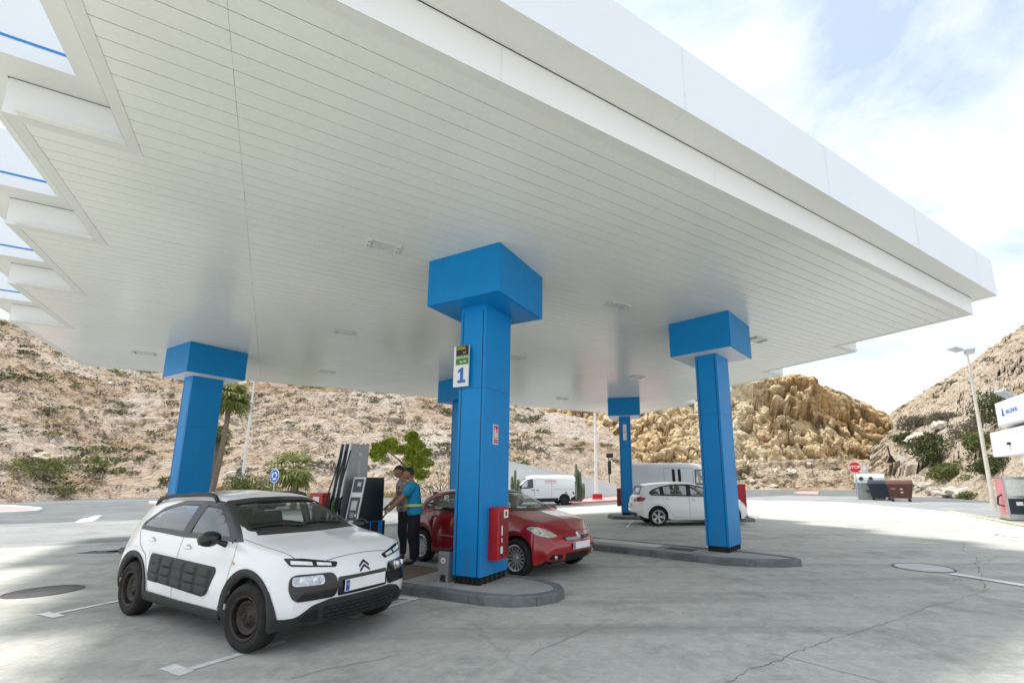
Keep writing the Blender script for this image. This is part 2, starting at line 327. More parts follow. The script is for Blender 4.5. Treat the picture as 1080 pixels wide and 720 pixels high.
# ---------------------------------------------------------------- vehicles: lofted shell + panels wrapped onto it
PROJ = {
    'R': (lambda a, b: Vector((a, -4, b)), Vector((0, 1, 0))),     # right side (-y): a = x, b = z
    'L': (lambda a, b: Vector((a, 4, b)), Vector((0, -1, 0))),
    'F': (lambda a, b: Vector((6, a, b)), Vector((-1, 0, 0))),     # front: a = y, b = z
    'B': (lambda a, b: Vector((-6, a, b)), Vector((1, 0, 0))),
    'T': (lambda a, b: Vector((a, b, 6)), Vector((0, 0, -1))),
}
class Car:
    def __init__(s, sp, paint):
        k_ = sp.get('nosek', 1.); xa = sp['axles'][1]
        if k_ != 1:
            mp = lambda x: xa+(x-xa)*k_ if x > xa else x
            for q in ('zt', 'zb', 'w', 'wb', 'zs', 'we', 'drop'): sp[q] = [(mp(p[0]), p[1]) for p in sp[q]]
            sp['nose'] = mp(sp['nose'])
        s.sp = sp; s.paint = paint; zt = pchip(sp['zt']); zb = pchip(sp['zb']); w = pchip(sp['w']); wb = pchip(sp['wb']); zs = pchip(sp['zs']); we = pchip(sp['we']); dr = pchip(sp['drop'])
        s.W = max(p[1] for p in sp['w']); xr, xf = sp['tail'], sp['nose']
        st = set(); n = int((xf-xr)/.035)
        for i in range(n+1): st.add(round(xr+(xf-xr)*i/n, 4))
        for d in (.004, .012, .022): st.add(round(xr+d, 4)); st.add(round(xf-d, 4))
        ra = sp['ra']; zc = sp['wr']; ax = sp['axles']
        for xc in ax:
            for i in range(25):
                a = pi*i/24; st.add(round(xc+ra*cos(a)*.9999, 4))
            st.add(round(xc+ra+.003, 4)); st.add(round(xc-ra-.003, 4))
        st = sorted(st); keep = [st[0]]
        for x in st[1:]:
            if x-keep[-1] > .0025: keep.append(x)
        if keep[-1] < xf: keep[-1] = xf
        st = keep
        bowf, bowr = sp['bow']; lf = pchip(sp['leanf']); lr = pchip(sp['leanr']); lz = sp.get('lenz', .55)
        def deform(p):
            x, y, z = p; k = min(1., (abs(y)/s.W))**2.3
            fe = ax[1]+ra+.004; re = ax[0]-ra-.004; tf = max(0., min(1., (x-fe)/(xf-fe))); tr = max(0., min(1., (re-x)/(re-xr)))
            tf2 = max(0., min(1., (x-(xf-lz))/lz)); tr2 = max(0., min(1., ((xr+lz)-x)/lz))
            sm = lambda t: t*t*(3-2*t); s3 = lambda t: .7*t+.3*sm(t)
            return Vector((x-bowf*k*s3(tf)-lf(z)*sm(tf2)+bowr*k*s3(tr)+lr(z)*sm(tr2), y, z))
        def section(x):
            z0 = zb(x)
            for xc in ax:
                if abs(x-xc) < ra: z0 = max(z0, zc+sqrt(max(0, ra*ra-(x-xc)**2)))
            W = w(x); zS = min(zs(x), zt(x)-.012); T = zt(x); E = T-dr(x); zS = min(zS, E-.008)
            z0 = min(z0, zS-.06); zm = max(sp.get('zmid', .55)*(zs(x)-zb(x))+zb(x), z0+.4*(zS-z0)); zm = min(zm, zS-.02)
            P = [Vector((W*.9, z0)), Vector((W*.975, z0+min(.03, .2*(zm-z0)))), Vector((W, zm)), Vector((wb(x), zS)), Vector((min(we(x), wb(x)-.004), E)), Vector((0, T))]
            rf = [0, .3, .5, sp.get('rshoulder', .3), sp.get('redge', .3)]; ns = [2, 6, 9, 12, 14]
            out = [P[0]]; prev = P[0]
            for i in range(1, 5):
                p = P[i]; r = rf[i]
                A = p+(P[i-1]-p)*min(r, .45); B = p+(P[i+1]-p)*min(r, .45) if i < 4 else p+(P[i+1]-p)*min(r*.6, .45)
                for j in range(1, ns[i-1]+1): out.append(prev.lerp(A, j/ns[i-1]))
                for j in range(1, 7):
                    t = j/6; out.append(A*(1-t)**2+p*2*t*(1-t)+B*t*t)
                prev = B
            crown = sp.get('crown', .02)
            for j in range(1, ns[4]+1):
                t = j/ns[4]; q = prev.lerp(P[5], t); out.append(q)
            return out
        bm = bmesh.new(); rows = []
        for x in st:
            sec = section(x); row = {}
            row[-1] = [bm.verts.new(deform((x, -p.x, p.y))) for p in sec]
            row[1] = [bm.verts.new(deform((x, p.x, p.y))) for p in sec[:-1]]+[row[-1][-1]]
            rows.append(row)
        for a, b in zip(rows, rows[1:]):
            for sd in (-1, 1):
                for i in range(len(a[sd])-1):
                    q = [a[sd][i], b[sd][i], b[sd][i+1], a[sd][i+1]]
                    bm.faces.new(q if sd == -1 else q[::-1]).material_index = 1 if i < 4 else 0
        for x, row, fl in ((st[0], rows[0], 1), (st[-1], rows[-1], 0)):
            sec = section(x); prev = row
            for k in (.85, .7, .55, .4, .25, .1, 0.):
                cur = {}
                if k > 0:
                    for sd in (-1, 1): cur[sd] = [bm.verts.new(deform((x, sd*p.x*k, p.y))) for p in sec[:-1]]+[row[-1][-1]]
                else:
                    c = [bm.verts.new(deform((x, 0, p.y))) for p in sec[:-1]]+[row[-1][-1]]; cur = {-1: c, 1: c}
                for sd in (-1, 1):
                    for i in range(len(sec)-1):
                        q = [prev[sd][i], cur[sd][i], cur[sd][i+1], prev[sd][i+1]]
                        q = [v for j, v in enumerate(q) if v not in q[:j]]
                        if len(q) > 2:
                            if (sd == 1) != (fl == 1): q = q[::-1]
                            try: bm.faces.new(q)
                            except ValueError: pass
                prev = cur
        bmesh.ops.remove_doubles(bm, verts=bm.verts[:], dist=.0004)
        bmesh.ops.recalc_face_normals(bm, faces=bm.faces[:])
        s.bm = bm; bm.faces.ensure_lookup_table(); s.bvh = BVHTree.FromBMesh(bm)
        s.cuts = []
    def hit(s, pr, a, b):
        fo, d = PROJ[pr]; o = fo(a, b); loc, n, i, _ = s.bvh.ray_cast(o, d, 12)
        k = 0
        while loc is None and pr in 'FB' and k < 14:
            k += 1; a *= .985; loc, n, i, _ = s.bvh.ray_cast(fo(a, b), d, 12)
        if loc is None: loc, n, i, _ = s.bvh.find_nearest(o+d*(4. if pr in 'RL' else 6.)-d*(s.W if pr in 'RL' else 2.))
        if n.dot(d) > 0: n = -n
        return loc, n
    def patch(s, name, poly, pr, mname, parent, off=.003, thick=.004, step=.06, fn=None, mats=None, smooth=40):
        bm = bmesh.new(); f = bm.faces.new([bm.verts.new((p[0], p[1], 0)) for p in poly])
        xs = [p[0] for p in poly]; ys = [p[1] for p in poly]
        for ax, lo, hi in ((0, min(xs), max(xs)), (1, min(ys), max(ys))):
            k = int((hi-lo)/step)
            for i in range(1, k+1):
                co = [0, 0, 0]; no = [0, 0, 0]; co[ax] = lo+(hi-lo)*i/(k+1); no[ax] = 1
                bmesh.ops.bisect_plane(bm, geom=bm.verts[:]+bm.edges[:]+bm.faces[:], dist=1e-6, plane_co=co, plane_no=no)
        top = {}; 
        for v in bm.verts:
            a, b = v.co.x, v.co.y; loc, n = s.hit(pr, a, b); o = off+(fn(a, b) if fn else 0)
            top[v] = (loc+n*o, loc+n*(off-thick))
        out = bmesh.new(); tv = {v: out.verts.new(t[0]) for v, t in top.items()}
        bv = {}
        for fc in bm.faces:
            out.faces.new([tv[v] for v in fc.verts])
        for e in bm.edges:
            if len(e.link_faces) == 1:
                f = e.link_faces[0]
                vs = list(f.verts); i = vs.index(e.verts[0]); a, b = (e.verts[0], e.verts[1]) if vs[(i+1) % len(vs)] is e.verts[1] else (e.verts[1], e.verts[0])
                for v in (a, b):
                    if v not in bv: bv[v] = out.verts.new(top[v][1])
                out.faces.new([tv[b], tv[a], bv[a], bv[b]])
        bm.free(); m = MB(); m.bm.free(); m.bm = out
        d = PROJ[pr][1]; bmesh.ops.recalc_face_normals(out, faces=out.faces[:])
        tot = sum((f.normal.dot(d)*f.calc_area() for f in out.faces), 0.)
        if tot > 0: bmesh.ops.reverse_faces(out, faces=out.faces[:])
        m.keepn = True
        return m.build(name, mname, parent, smooth)
    def ring(s, name, poly, pr, mname, parent, win=.03, wout=.006, off=.004, cut=True, closed=True, step=.03):
        p = resample(poly, step); o = offsetpoly(p, wout); i = offsetpoly(p, -win)
        m = MB(); rws = []
        for q, dz in ((o, -.004), (o, off), (i, off), (i, -.006)):
            r = []
            for a, b in q:
                loc, n = s.hit(pr, a, b); r.append(m.bm.verts.new(loc+n*dz))
            rws.append(r)
        N = len(p)
        for a, b in zip(rws, rws[1:]):
            for k in range(N): m.bm.faces.new([a[k], a[(k+1) % N], b[(k+1) % N], b[k]])
        if cut: s.cuts.append((offsetpoly(p, -win*.45), pr))
        return m.build(name, mname, parent, 40)
    def window(s, name, poly, pr, parent, glass='car_glass', win=.042, frame='car_black', fname='window_frame'):
        g = s.patch(name, offsetpoly(resample(poly, .05), -.012), pr, glass, parent, off=.0015, thick=0.0008, step=.08, smooth=180)
        fr = s.ring(fname, poly, pr, frame, g, win=win)
        return g
    def ribbon(s, m, line, pr, wd=.006, off=.001, step=.03, closed=False):
        p = []
        L = line+[line[0]] if closed else line
        for a, b in zip(L, L[1:]):
            A = Vector(a); B = Vector(b); k = max(1, int((B-A).length/step))
            for j in range(k): p.append(A.lerp(B, j/k))
        p.append(Vector(L[-1])); rows = []
        for i, q in enumerate(p):
            t = (p[min(i+1, len(p)-1)]-p[max(0, i-1)]).normalized(); n2 = Vector((-t.y, t.x)); r = []
            for sg in (-1, 1):
                c = q+n2*wd*.5*sg; loc, n = s.hit(pr, c.x, c.y); r.append(m.bm.verts.new(loc+n*off))
            rows.append(r)
        for a, b in zip(rows, rows[1:]): m.bm.faces.new([a[0], b[0], b[1], a[1]])
    def finish(s, name, parent):
        dele = []
        pl = []
        for poly, pr in s.cuts:
            xs = [p[0] for p in poly]; ys = [p[1] for p in poly]; pl.append((poly, pr, min(xs), max(xs), min(ys), max(ys)))
        for f in s.bm.faces:
            c = f.calc_center_median()
            for poly, pr, x0, x1, y0, y1 in pl:
                d = PROJ[pr][1]
                if f.normal.dot(d) > -.02: continue
                a, b = {'R': (c.x, c.z), 'L': (c.x, c.z), 'F': (c.y, c.z), 'B': (c.y, c.z), 'T': (c.x, c.y)}[pr]
                if x0 < a < x1 and y0 < b < y1 and inside((a, b), poly): dele.append(f); break
        bmesh.ops.delete(s.bm, geom=dele, context='FACES')
        m = MB(); m.bm.free(); m.bm = s.bm; m.keepn = True
        return m.build(name, [s.paint, 'car_black'], parent, 35)

def wheel(name, parent, loc, r, wd, rr, style, steer=0., side=-1, rimmat='rim_silver'):
    """wheel with local -y outwards when side=-1; tyre > part, rim > part"""
    e = bpy.data.objects.new(name, None); C.objects.link(e); e.parent = parent; e.location = loc; e.empty_display_size = .1
    e.rotation_euler = (0, 0, steer+(0 if side == -1 else pi))
    M = Matrix.Rotation(pi/2, 4, 'X')      # local z -> -y (outwards)
    h = wd/2
    m = MB()
    m.lathe([(rr*.97, -h*.7), (rr+.01, -h*.92), (rr+(r-rr)*.5, -h*1.03), (r-.02, -h*.9), (r-.006, -h*.72), (r, -h*.5), (r-.007, -h*.42), (r, -h*.36), (r, -h*.06), (r-.008, -.003), (r, h*.06), (r, h*.36), (r-.007, h*.42), (r, h*.5), (r-.006, h*.72), (r-.02, h*.9), (rr+(r-rr)*.62, h*1.04), (rr+(r-rr)*.45, h*1.05), (rr+(r-rr)*.42, h*1.03), (rr+.01, h*.93), (rr*.97, h*.75)], M, 48)
    m.build('tyre', 'tyre', e, 35)
    m = MB(); m.mi = 0
    m.lathe([(rr+.004, h*.93), (rr-.006, h*.95), (rr-.02, h*.84), (rr-.028, h*.3), (rr-.03, -h*.8)], M, 48)
    d = h*.55
    if style == 'steel':
        m.lathe([(0, d*.95), (.03, d*.95), (.034, d*1.1), (.06, d*1.05), (.075, d*.75), (.105, d*.55), (.135, d*1.0), (.155, d*1.05), (rr-.055, d*.6), (rr-.04, d*.2), (rr-.026, d*.1)], M, 48)
        m.mi = 1
        for k in range(14):
            a = 2*pi*k/14; c = M @ Vector(((rr-.052)*cos(a), (rr-.052)*sin(a), d*.62)); 
            q = [M @ Vector(((rr-.052+u)*cos(a+v), (rr-.052+u)*sin(a+v), d*.66-abs(u)*.1+.006)) for u, v in ((-.011, -.07), (.008, -.075), (.008, .075), (-.011, .07))]
            m.quad(q)
        for k in range(4):
            a = 2*pi*k/4+.3; c = M @ Vector((.052*cos(a), .052*sin(a), d*1.12)); m.ico(c, .011, 1)
    else:
        m.lathe([(0, d*1.25), (.028, d*1.25), (.034, d*1.1), (.06, d*.9), (.075, d*.3)], M, 30)
        n, wa, wb2 = {'multi': (15, .013, .011), 'five': (5, .04, .03), 'five2': (10, .016, .016)}[style]
        for k in range(n):
            a = 2*pi*k/n
            if style == 'five2': a = 2*pi*(k//2)/5+(.17 if k % 2 else -.17)
            R3 = Matrix.Rotation(a, 4, 'Z'); sk = (.35 if style == 'five' else 0)
            pts = []
            for rad, hw, z in ((.05, wa*.8, d*1.05), (rr*.55, wa, d*1.1), (rr-.02, wb2*1.15, d*1.2)):
                pts.append((rad, hw, z))
            for p, q in zip(pts, pts[1:]):
                c = [(p[0], -p[1], p[2]), (q[0], -q[1], q[2]), (q[0], q[1], q[2]), (p[0], p[1], p[2])]; b = [(x, y*1.2, z-.022) for x, y, z in c]
                T = [m.bm.verts.new(M @ (R3 @ Vector(v))) for v in c]; Bv = [m.bm.verts.new(M @ (R3 @ Vector(v))) for v in b]
                m._set([m.bm.faces.new(T)]+[m.bm.faces.new([T[i], Bv[i], Bv[(i+1) % 4], T[(i+1) % 4]]) for i in range(4)])
        m.mi = 1; m.lathe([(0, -h*.1), (rr*.75, -h*.1), (rr*.75, -h*.4)], M, 30)
    m.build('rim', [rimmat, 'dark_metal'], e, 35)
    return e
def cabin(root, sp):
    """dark floor pan, wheel wells, dashboard, seats and steering wheel inside the shell"""
    sc = sp['cab']; x0, x1, zf, zd, W = sc['rear'], sc['dash'], sc['floor'], sc['dashz'], sc['w']
    m = MB(); m.box(((x0+x1)/2, 0, zf-.03), (x1-x0+.5, W*2-.04, .06)); m.box((x1+.33, 0, (zf+zd)/2-.04), (.5, W*2-.1, zd-zf-.1))
    m.box((x0-.12, 0, (zf+.75)/2), (.2, W*2-.1, .75-zf))
    m.build('floor_pan', 'car_black', root)
    m = MB(); m.box(((sp['nose']+sp['tail'])/2, 0, .27), (sp['nose']-sp['tail']-.5, W*2-.5, .12), bev=.03)
    for xc in sp['axles']:
        for sd in (-1, 1):
            M = Matrix.Translation((xc, sd*(W-.16), sp['wr'])) @ Matrix.Rotation(pi/2, 4, 'X')
            m.lathe([(.02, .16*-sd*-1 if False else .17), (sp['ra']-.004, .17), (sp['ra']-.004, -.17), (.02, -.17)] if sd == -1 else [(.02, -.17), (sp['ra']-.004, -.17), (sp['ra']-.004, .17)], M, 40) if False else None
            n = 24; ra = sp['ra']+.004; yo = sd*(W-.015); yi = sd*(W-.36)
            vo = [(xc+ra*cos(pi*k/n), yo, sp['wr']+ra*sin(pi*k/n)) for k in range(n+1)]; vi = [(p[0], yi, p[2]) for p in vo]
            vo = [(vo[0][0], yo, .22)]+vo+[(vo[-1][0], yo, .22)]; vi = [(vi[0][0], yi, .22)]+vi+[(vi[-1][0], yi, .22)]
            A = [m.bm.verts.new(p) for p in vo]; B = [m.bm.verts.new(p) for p in vi]
            for k in range(len(A)-1): m.bm.faces.new([A[k], A[k+1], B[k+1], B[k]])
            m.bm.faces.new(B)
    m.build('underbody', 'car_black', root)
    m = MB(); m.prism([(x1+.12, zd-.22), (x1+.5, zd-.25), (x1+.6, zd-.02), (x1+.25, zd+.0), (x1+.08, zd-.05), (x1+.02, zd-.14)], lambda a, b, h: Vector((a, h, b)), -W+.12, W-.12, bev=.015)
    m.build('dashboard', 'car_dark_trim', root, 40)
    ys = sc.get('wheel_y', .36)
    m = MB(); M = Matrix.Translation((x1-.1, ys, zd-.06)) @ Matrix.Rotation(radians(-68), 4, 'Y')
    pts = [M @ Vector((.185*cos(a), .185*sin(a), 0)) for a in [2*pi*k/28 for k in range(29)]]
    m.tube(pts, .016, 8, cap=False); m.tube([M @ Vector((-.18, 0, 0)), M @ Vector((.18, 0, 0))], .014, 6); m.tube([M @ Vector((0, 0, 0)), M @ Vector((0, 0, -.25))], .03, 6); m.ico(M @ Vector((0, 0, 0)), .06, 2, (1, 1, .6))
    m.build('steering_wheel', 'car_black', root, 60)
    for xs in sc['seats']:
        for yy in ((-.36, .36) if xs == sc['seats'][0] else (-.42, 0, .42)):
            m = MB(); M = Matrix.Translation((xs, yy, zf))
            m.box((.05, 0, .26), (.5, .46 if xs == sc['seats'][0] else .42, .16), M, .05)
            R2 = M @ Matrix.Translation((-.2, 0, .3)) @ Matrix.Rotation(radians(-16), 4, 'Y')
            m.box((0, 0, .3), (.14, .44 if xs == sc['seats'][0] else .42, .58), R2, .05, taper=.85)
            m.box((.0, 0, .70), (.09, .25, .17), R2, .035)
            m.build('seat', 'seat_cloth', root, 50)
def band(car, name, A, B, pr, mname, parent, off=.006, rows=4, edge=.006):
    """strip of cladding between two polylines of equal length, wrapped onto the shell"""
    def dens(L, K):
        out = [Vector(L[0])]
        for (a, b), k in zip(zip(L, L[1:]), K): out += [Vector(a).lerp(Vector(b), j/k) for j in range(1, k+1)]
        return out
    K = [max(1, int(max((Vector(a)-Vector(b)).length, (Vector(c)-Vector(d)).length)/.05)) for a, b, c, d in zip(A, A[1:], B, B[1:])]
    A = dens(A, K); B = dens(B, K)
    m = MB(); R = []
    prof = [(0, -edge)]+[(k/rows, off) for k in range(rows+1)]+[(1, -edge)]
    for t, o in prof:
        r = []
        for a, b in zip(A, B):
            q = Vector(a).lerp(Vector(b), t); loc, n = car.hit(pr, q.x, q.y); r.append(m.bm.verts.new(loc+n*o))
        R.append(r)
    for a, b in zip(R, R[1:]):
        for k in range(len(a)-1): m.bm.faces.new([a[k], a[k+1], b[k+1], b[k]])
    return m.build(name, mname, parent, 40)
def plate(car, root, x_pr, y0, z0, w=.52, h=.11, blue=-1, off=.012):
    """blank white number plate with a blue band, fixed flat"""
    pts = [car.hit(x_pr, y0+dy, z0)[0] for dy in (-w*.45, w*.45)]; c = (pts[0]+pts[1])/2
    loc, n = car.hit(x_pr, y0, z0); d = -PROJ[x_pr][1]
    xx = max(p.dot(d) for p in pts+[loc]); c = loc+d*(xx-loc.dot(d)+off)
    ys = Vector((0, 1, 0)); m = MB(); m.box(c, (.012, w, h), bev=.002); m.mi = 1
    m.box(c+ys*(w*.5-.026)*blue+d*.0035, (.008, .045, h-.012)); m.mi = 2
    m.box(c+ys*(w*.5-.026)*blue+d*.005+Vector((0, 0, h*.12)), (.008, .016, .016))
    return m.build('number_plate', ['plate_white', 'plate_blue', 'plate_yellow'], root)
def mirror(root, x, y, z, sd, mname, glass=True, size=(.1, .1, .075)):
    m = MB(); m.ico((x, sd*y, z), 1, 3, size, nz=.03); 
    for v in m.bm.verts:
        if v.co.x < x-size[0]*.45: v.co.x = x-size[0]*.45
    m.tube([(x-.01, sd*(y-size[1]*.7), z-size[2]*.4), (x+.03, sd*(y-.2), z-.09)], [.022, .035], 8)
    o = m.build('wing_mirror', mname, root, 50)
    m = MB(); m.box((x-size[0]*.455, sd*y, z), (.004, size[1]*1.5, size[2]*1.4)); m.build('mirror_glass', 'chrome', o)
def handles(car, root, pts, mname, w=.17):
    for x, z in pts:
        for sd in (-1, 1):
            loc, n = car.hit('R' if sd == -1 else 'L', x, z)
            m = MB(); m.ico(loc+n*.014, 1, 3, (w*.52, .016, .019)); m.build('door_handle', mname, root, 180); m = MB(); m.ico(loc, 1, 3, (w*.36, .004, .036)); m.build('handle_recess', 'recess_grey', root, 180)
def doorlines(car, root, lines, wd=.007, mn='gap_black'):
    for ln in lines:
        for pr in 'RL':
            m = MB(); car.ribbon(m, ln, pr, wd, .0012); m.build('door_gap', mn, root)
def arc(xc, zc, r, a0, a1, n=24): return [(xc+r*cos(radians(a0+(a1-a0)*k/n)), zc+r*sin(radians(a0+(a1-a0)*k/n))) for k in range(n+1)]

# ------------------------------------------------------------ the white crossover
def white_crossover(loc, rz):
    sp = dict(axles=(-1.2975, 1.2975), wr=.318, ra=.365, nose=2.10, nosek=.9, tail=-2.06, bow=(.25, .14), lenz=.35, zmid=.5, rshoulder=.35, redge=.4,
        zt=[(-2.06, .93), (-2.03, 1.0), (-1.95, 1.09), (-1.75, 1.36), (-1.62, 1.425), (-1.0, 1.495), (-.3, 1.508), (.1, 1.475), (.3, 1.412), (1.03, 1.075), (1.12, 1.055), (1.45, 1.01), (1.8, .95), (1.98, .885), (2.06, .81), (2.1, .70)],
        zb=[(-2.06, .36), (-1.9, .28), (-1.0, .22), (1.0, .22), (1.8, .21), (2.0, .22), (2.1, .27)],
        w=[(-2.06, .74), (-1.9, .81), (-1.3, .865), (0, .865), (1.3, .865), (1.75, .84), (2.0, .785), (2.1, .715)],
        wb=[(-2.06, .66), (-1.7, .76), (-1.3, .80), (0, .805), (1.0, .81), (1.5, .80), (1.9, .735), (2.1, .64)],
        zs=[(-2.06, .9), (-1.3, 1.03), (0, 1.0), (1.0, .975), (1.6, .90), (2.0, .79), (2.1, .66)],
        we=[(-2.06, .58), (-1.7, .555), (-1.0, .58), (0, .60), (.3, .60), (1.0, .70), (1.4, .70), (1.9, .66), (2.1, .52)],
        drop=[(-2.06, .04), (-1, .06), (.2, .055), (1., .03), (2.0, .035), (2.1, .06)],
        leanf=[(.2, .07), (.4, .01), (.55, .0), (.75, .02), (.95, .07)], leanr=[(.3, .06), (.5, 0), (.9, .02), (1.1, .0)],
        cab=dict(rear=-1.35, dash=.62, floor=.34, dashz=1.01, w=.79, seats=[-.15, -1.0]))
    root = thing('crossover_car', 'white crossover car with black door cladding and roof rails, parked nearest the camera', 'car', loc, rz)
    car = Car(sp, 'paint_white')
    wf = roundpoly([(.90, 1.0), (.22, 1.352), (-.10, 1.385), (-.15, .992)], .03)
    wr = roundpoly([(-.24, .992), (-.19, 1.385), (-.70, 1.378), (-1.12, 1.285), (-1.40, 1.10), (-1.36, 1.03)], .04)
    for pr in 'RL':
        car.window('side_window', wf, pr, root, win=.042); car.window('side_window', wr, pr, root, win=.042)
    # black A and B pillars
    for pr in 'RL':
        band(car, 'pillar_trim', [(1.02, 1.0), (.6, 1.2), (.22, 1.375), (.0, 1.40)], [(.87, .99), (.5, 1.19), (.20, 1.345), (.0, 1.383)], pr, 'car_black', root, .003, 3)
        band(car, 'pillar_trim', [(-.13, .985), (-.08, 1.39)], [(-.26, .985), (-.21, 1.39)], pr, 'car_black', root, .004, 3)
    ws = roundpoly([(-.655, 1.095), (-.3, 1.082), (0, 1.078), (.3, 1.082), (.655, 1.095), (.555, 1.388), (.3, 1.414), (0, 1.421), (-.3, 1.414), (-.555, 1.388)], .03)
    car.window('windscreen', ws, 'F', root, glass='car_glass_front', win=.035)
    car.window('rear_window', roundpoly([(-.5, 1.1), (.5, 1.1), (.44, 1.35), (-.44, 1.35)], .05), 'B', root, win=.03)
    for sd in (-1, 1): band(car, 'pillar_trim', [(sd*.63, 1.13), (sd*.545, 1.385)], [(sd*.662, 1.13), (sd*.59, 1.375)], 'F', 'car_black', root, .004, 4)
    # wipers and cowl
    car.patch('cowl_panel', [(-.62, 1.052), (.62, 1.052), (.60, 1.083), (-.60, 1.083)], 'F', 'car_black', root, .004)
    m = MB()
    for y0, y1 in ((.5, -.1), (-.05, -.6)):
        p = [car.hit('F', y0+(y1-y0)*t, 1.103+.02*sin(t*pi)+.012*t)[0]+Vector((.012, 0, .012)) for t in [k/8 for k in range(9)]]; m.tube(p, .008, 6)
    m.build('wiper', 'car_black', root)
    # door cladding with air pillows
    ab = roundpoly([(-.84, .775), (-.83, .52), (-.78, .475), (.50, .425), (.58, .47), (.70, .69), (.67, .735)], .05)
    def pil(a, b):
        t = (a+.80)/(1.42+.06*(b-.6)); u = (b-(.465-.03*t))/(.295-.02*t)
        i = t*5; j = u*3
        if not (0 < i < 5 and 0 < j < 3): return 0
        f = abs(i % 1-.5)*2; g = abs(j % 1-.5)*2
        s = lambda q: max(0., min(1., (1-q)/.32)); q = s(f)*s(g); return .022*q*q*(3-2*q)
    for pr in 'RL': car.patch('door_cladding', ab, pr, 'black_plastic', root, .008, .012, .016, pil, smooth=60)
    # arches and sills
    for xc in sp['axles']:
        inn = [(xc-.363, .24)]+[(x, z) for x, z in reversed(arc(xc, .318, .3645, -3, 183))]+[(xc+.363, .24)]
        ro = .455
        out = [(xc-ro+.03, .24)]+[(x, z) for x, z in reversed(arc(xc, .318, ro, -3, 183))]+[(xc+ro-.03, .24)]
        for pr in 'RL': band(car, 'wheel_arch_trim', out, inn, pr, 'black_plastic', root, .014, 5, .01)
    for pr in 'RL':
        band(car, 'sill_trim', [(-.86, .345), (0, .33), (.86, .33)], [(-.86, .225), (0, .215), (.86, .215)], pr, 'black_plastic', root, .018, 6, .01)
    # nose
    bl = roundpoly([(-.745, .215), (.745, .215), (.745, .35), (.66, .36), (.54, .45), (.38, .488), (-.38, .488), (-.54, .45), (-.66, .36), (-.745, .35)], .03)
    car.patch('lower_bumper', bl, 'F', 'black_plastic', root, .012, .02, .04)
    for pr in 'RL': band(car, 'bumper_corner', [(1.68, .355), (1.76, .35), (1.84, .35), (1.90, .355)], [(1.68, .225), (1.76, .215), (1.84, .215), (1.90, .22)], pr, 'black_plastic', root, .013, 5, .01)
    gr = car.patch('lower_grille', roundpoly([(-.42, .285), (.42, .285), (.45, .425), (-.45, .425)], .03), 'F', 'gap_black', root, .017, .004, .04)
    m = MB()
    for r in range(4):
        for k in range(11):
            y = -.40+.08*k+(.04 if r % 2 else 0)
            if abs(y) > .41: continue
            loc, n = car.hit('F', y, .305+r*.034); M = Matrix.Translation(loc+n*.018) @ n.to_track_quat('X', 'Z').to_matrix().to_4x4()
            m.box((0, 0, 0), (.012, .066, .013), M, .003)
    m.build('grille_bars', 'black_plastic', gr)
    for sd in (-1, 1):
        pod = roundpoly([(sd*.335, .50), (sd*.70, .495), (sd*.735, .60), (sd*.715, .735), (sd*.35, .725), (sd*.315, .61)], .065)
        p = car.patch('headlight_pod', pod, 'F', 'black_gloss', root, .012, .016, .03, smooth=60)
        car.patch('headlight_reflector', roundpoly([(sd*.45, .632), (sd*.705, .632), (sd*.70, .717), (sd*.45, .712)], .03), 'F', 'lamp_chrome', p, .0135, .002, .03)
        for yy in (.53, .635):
            loc, n = car.hit('F', sd*yy, .674); m = MB(); m.ico(loc+n*.012, 1, 2, (.012, .034, .034)); m.build('headlamp', 'lamp_clear', p, 180)
        d = car.patch('running_light', roundpoly([(sd*.29, .812), (sd*.32, .768), (sd*.71, .812), (sd*.745, .885), (sd*.60, .872)], .015), 'F', 'black_gloss', root, .005, .008, .03)
        for a0, a1 in ((.36, .49), (.53, .70)):
            z = lambda y, t: (.775+(y-.335)*.118)+(.036+.05*max(0, y-.33)*.6)*t
            car.patch('lamp_strip', [(sd*a0, z(a0, .15)), (sd*a1, z(a1, .2)), (sd*a1, z(a1, .9)), (sd*a0, z(a0, .85))], 'F', 'lamp_clear', d, .008, .003, .04)
        # fog recess
        car.patch('fog_recess', roundpoly([(sd*.47, .30), (sd*.64, .31), (sd*.60, .385), (sd*.49, .42)], .03), 'F', 'gap_black', root, .014, .004, .04)
    sv = car.patch('plate_surround', roundpoly([(-.315, .50), (.315, .50), (.315, .675), (-.315, .675)], .02), 'F', 'black_gloss', root, .006, .01, .05)
    plate(car, root, 'F', 0, .588, .52, .112, blue=-1, off=.016)
    em = []
    for z in (.772, .728):
        ch = [(-.062, z-.02), (0, z+.03), (.062, z-.02), (.062, z-.038), (.058, z-.041), (0, z+.004), (-.058, z-.041), (-.062, z-.038)]
        car.patch('chevron_badge', ch, 'F', 'car_black', root, .006, .008, .03)
    m = MB(); car.ribbon(m, [(.98, -.745), (1.4, -.735), (1.68, -.70), (1.82, -.62), (1.88, -.4), (1.90, 0), (1.88, .4), (1.82, .62), (1.68, .70), (1.4, .735), (.98, .745)], 'T', .007, .001); m.build('bonnet_gap', 'gap_grey', root)
    # doors
    doorlines(car, root, [[(.95, .99), (.985, .85), (.93, .6), (.86, .42), (.80, .345)], [(-.2, .985), (-.205, .7), (-.2, .345)], [(-.80, .345), (-.87, .55), (-.98, .74), (-1.18, .86), (-1.40, 1.06)]])
    handles(car, root, [(-.02, .885), (-.93, .915)], 'paint_white', .17)
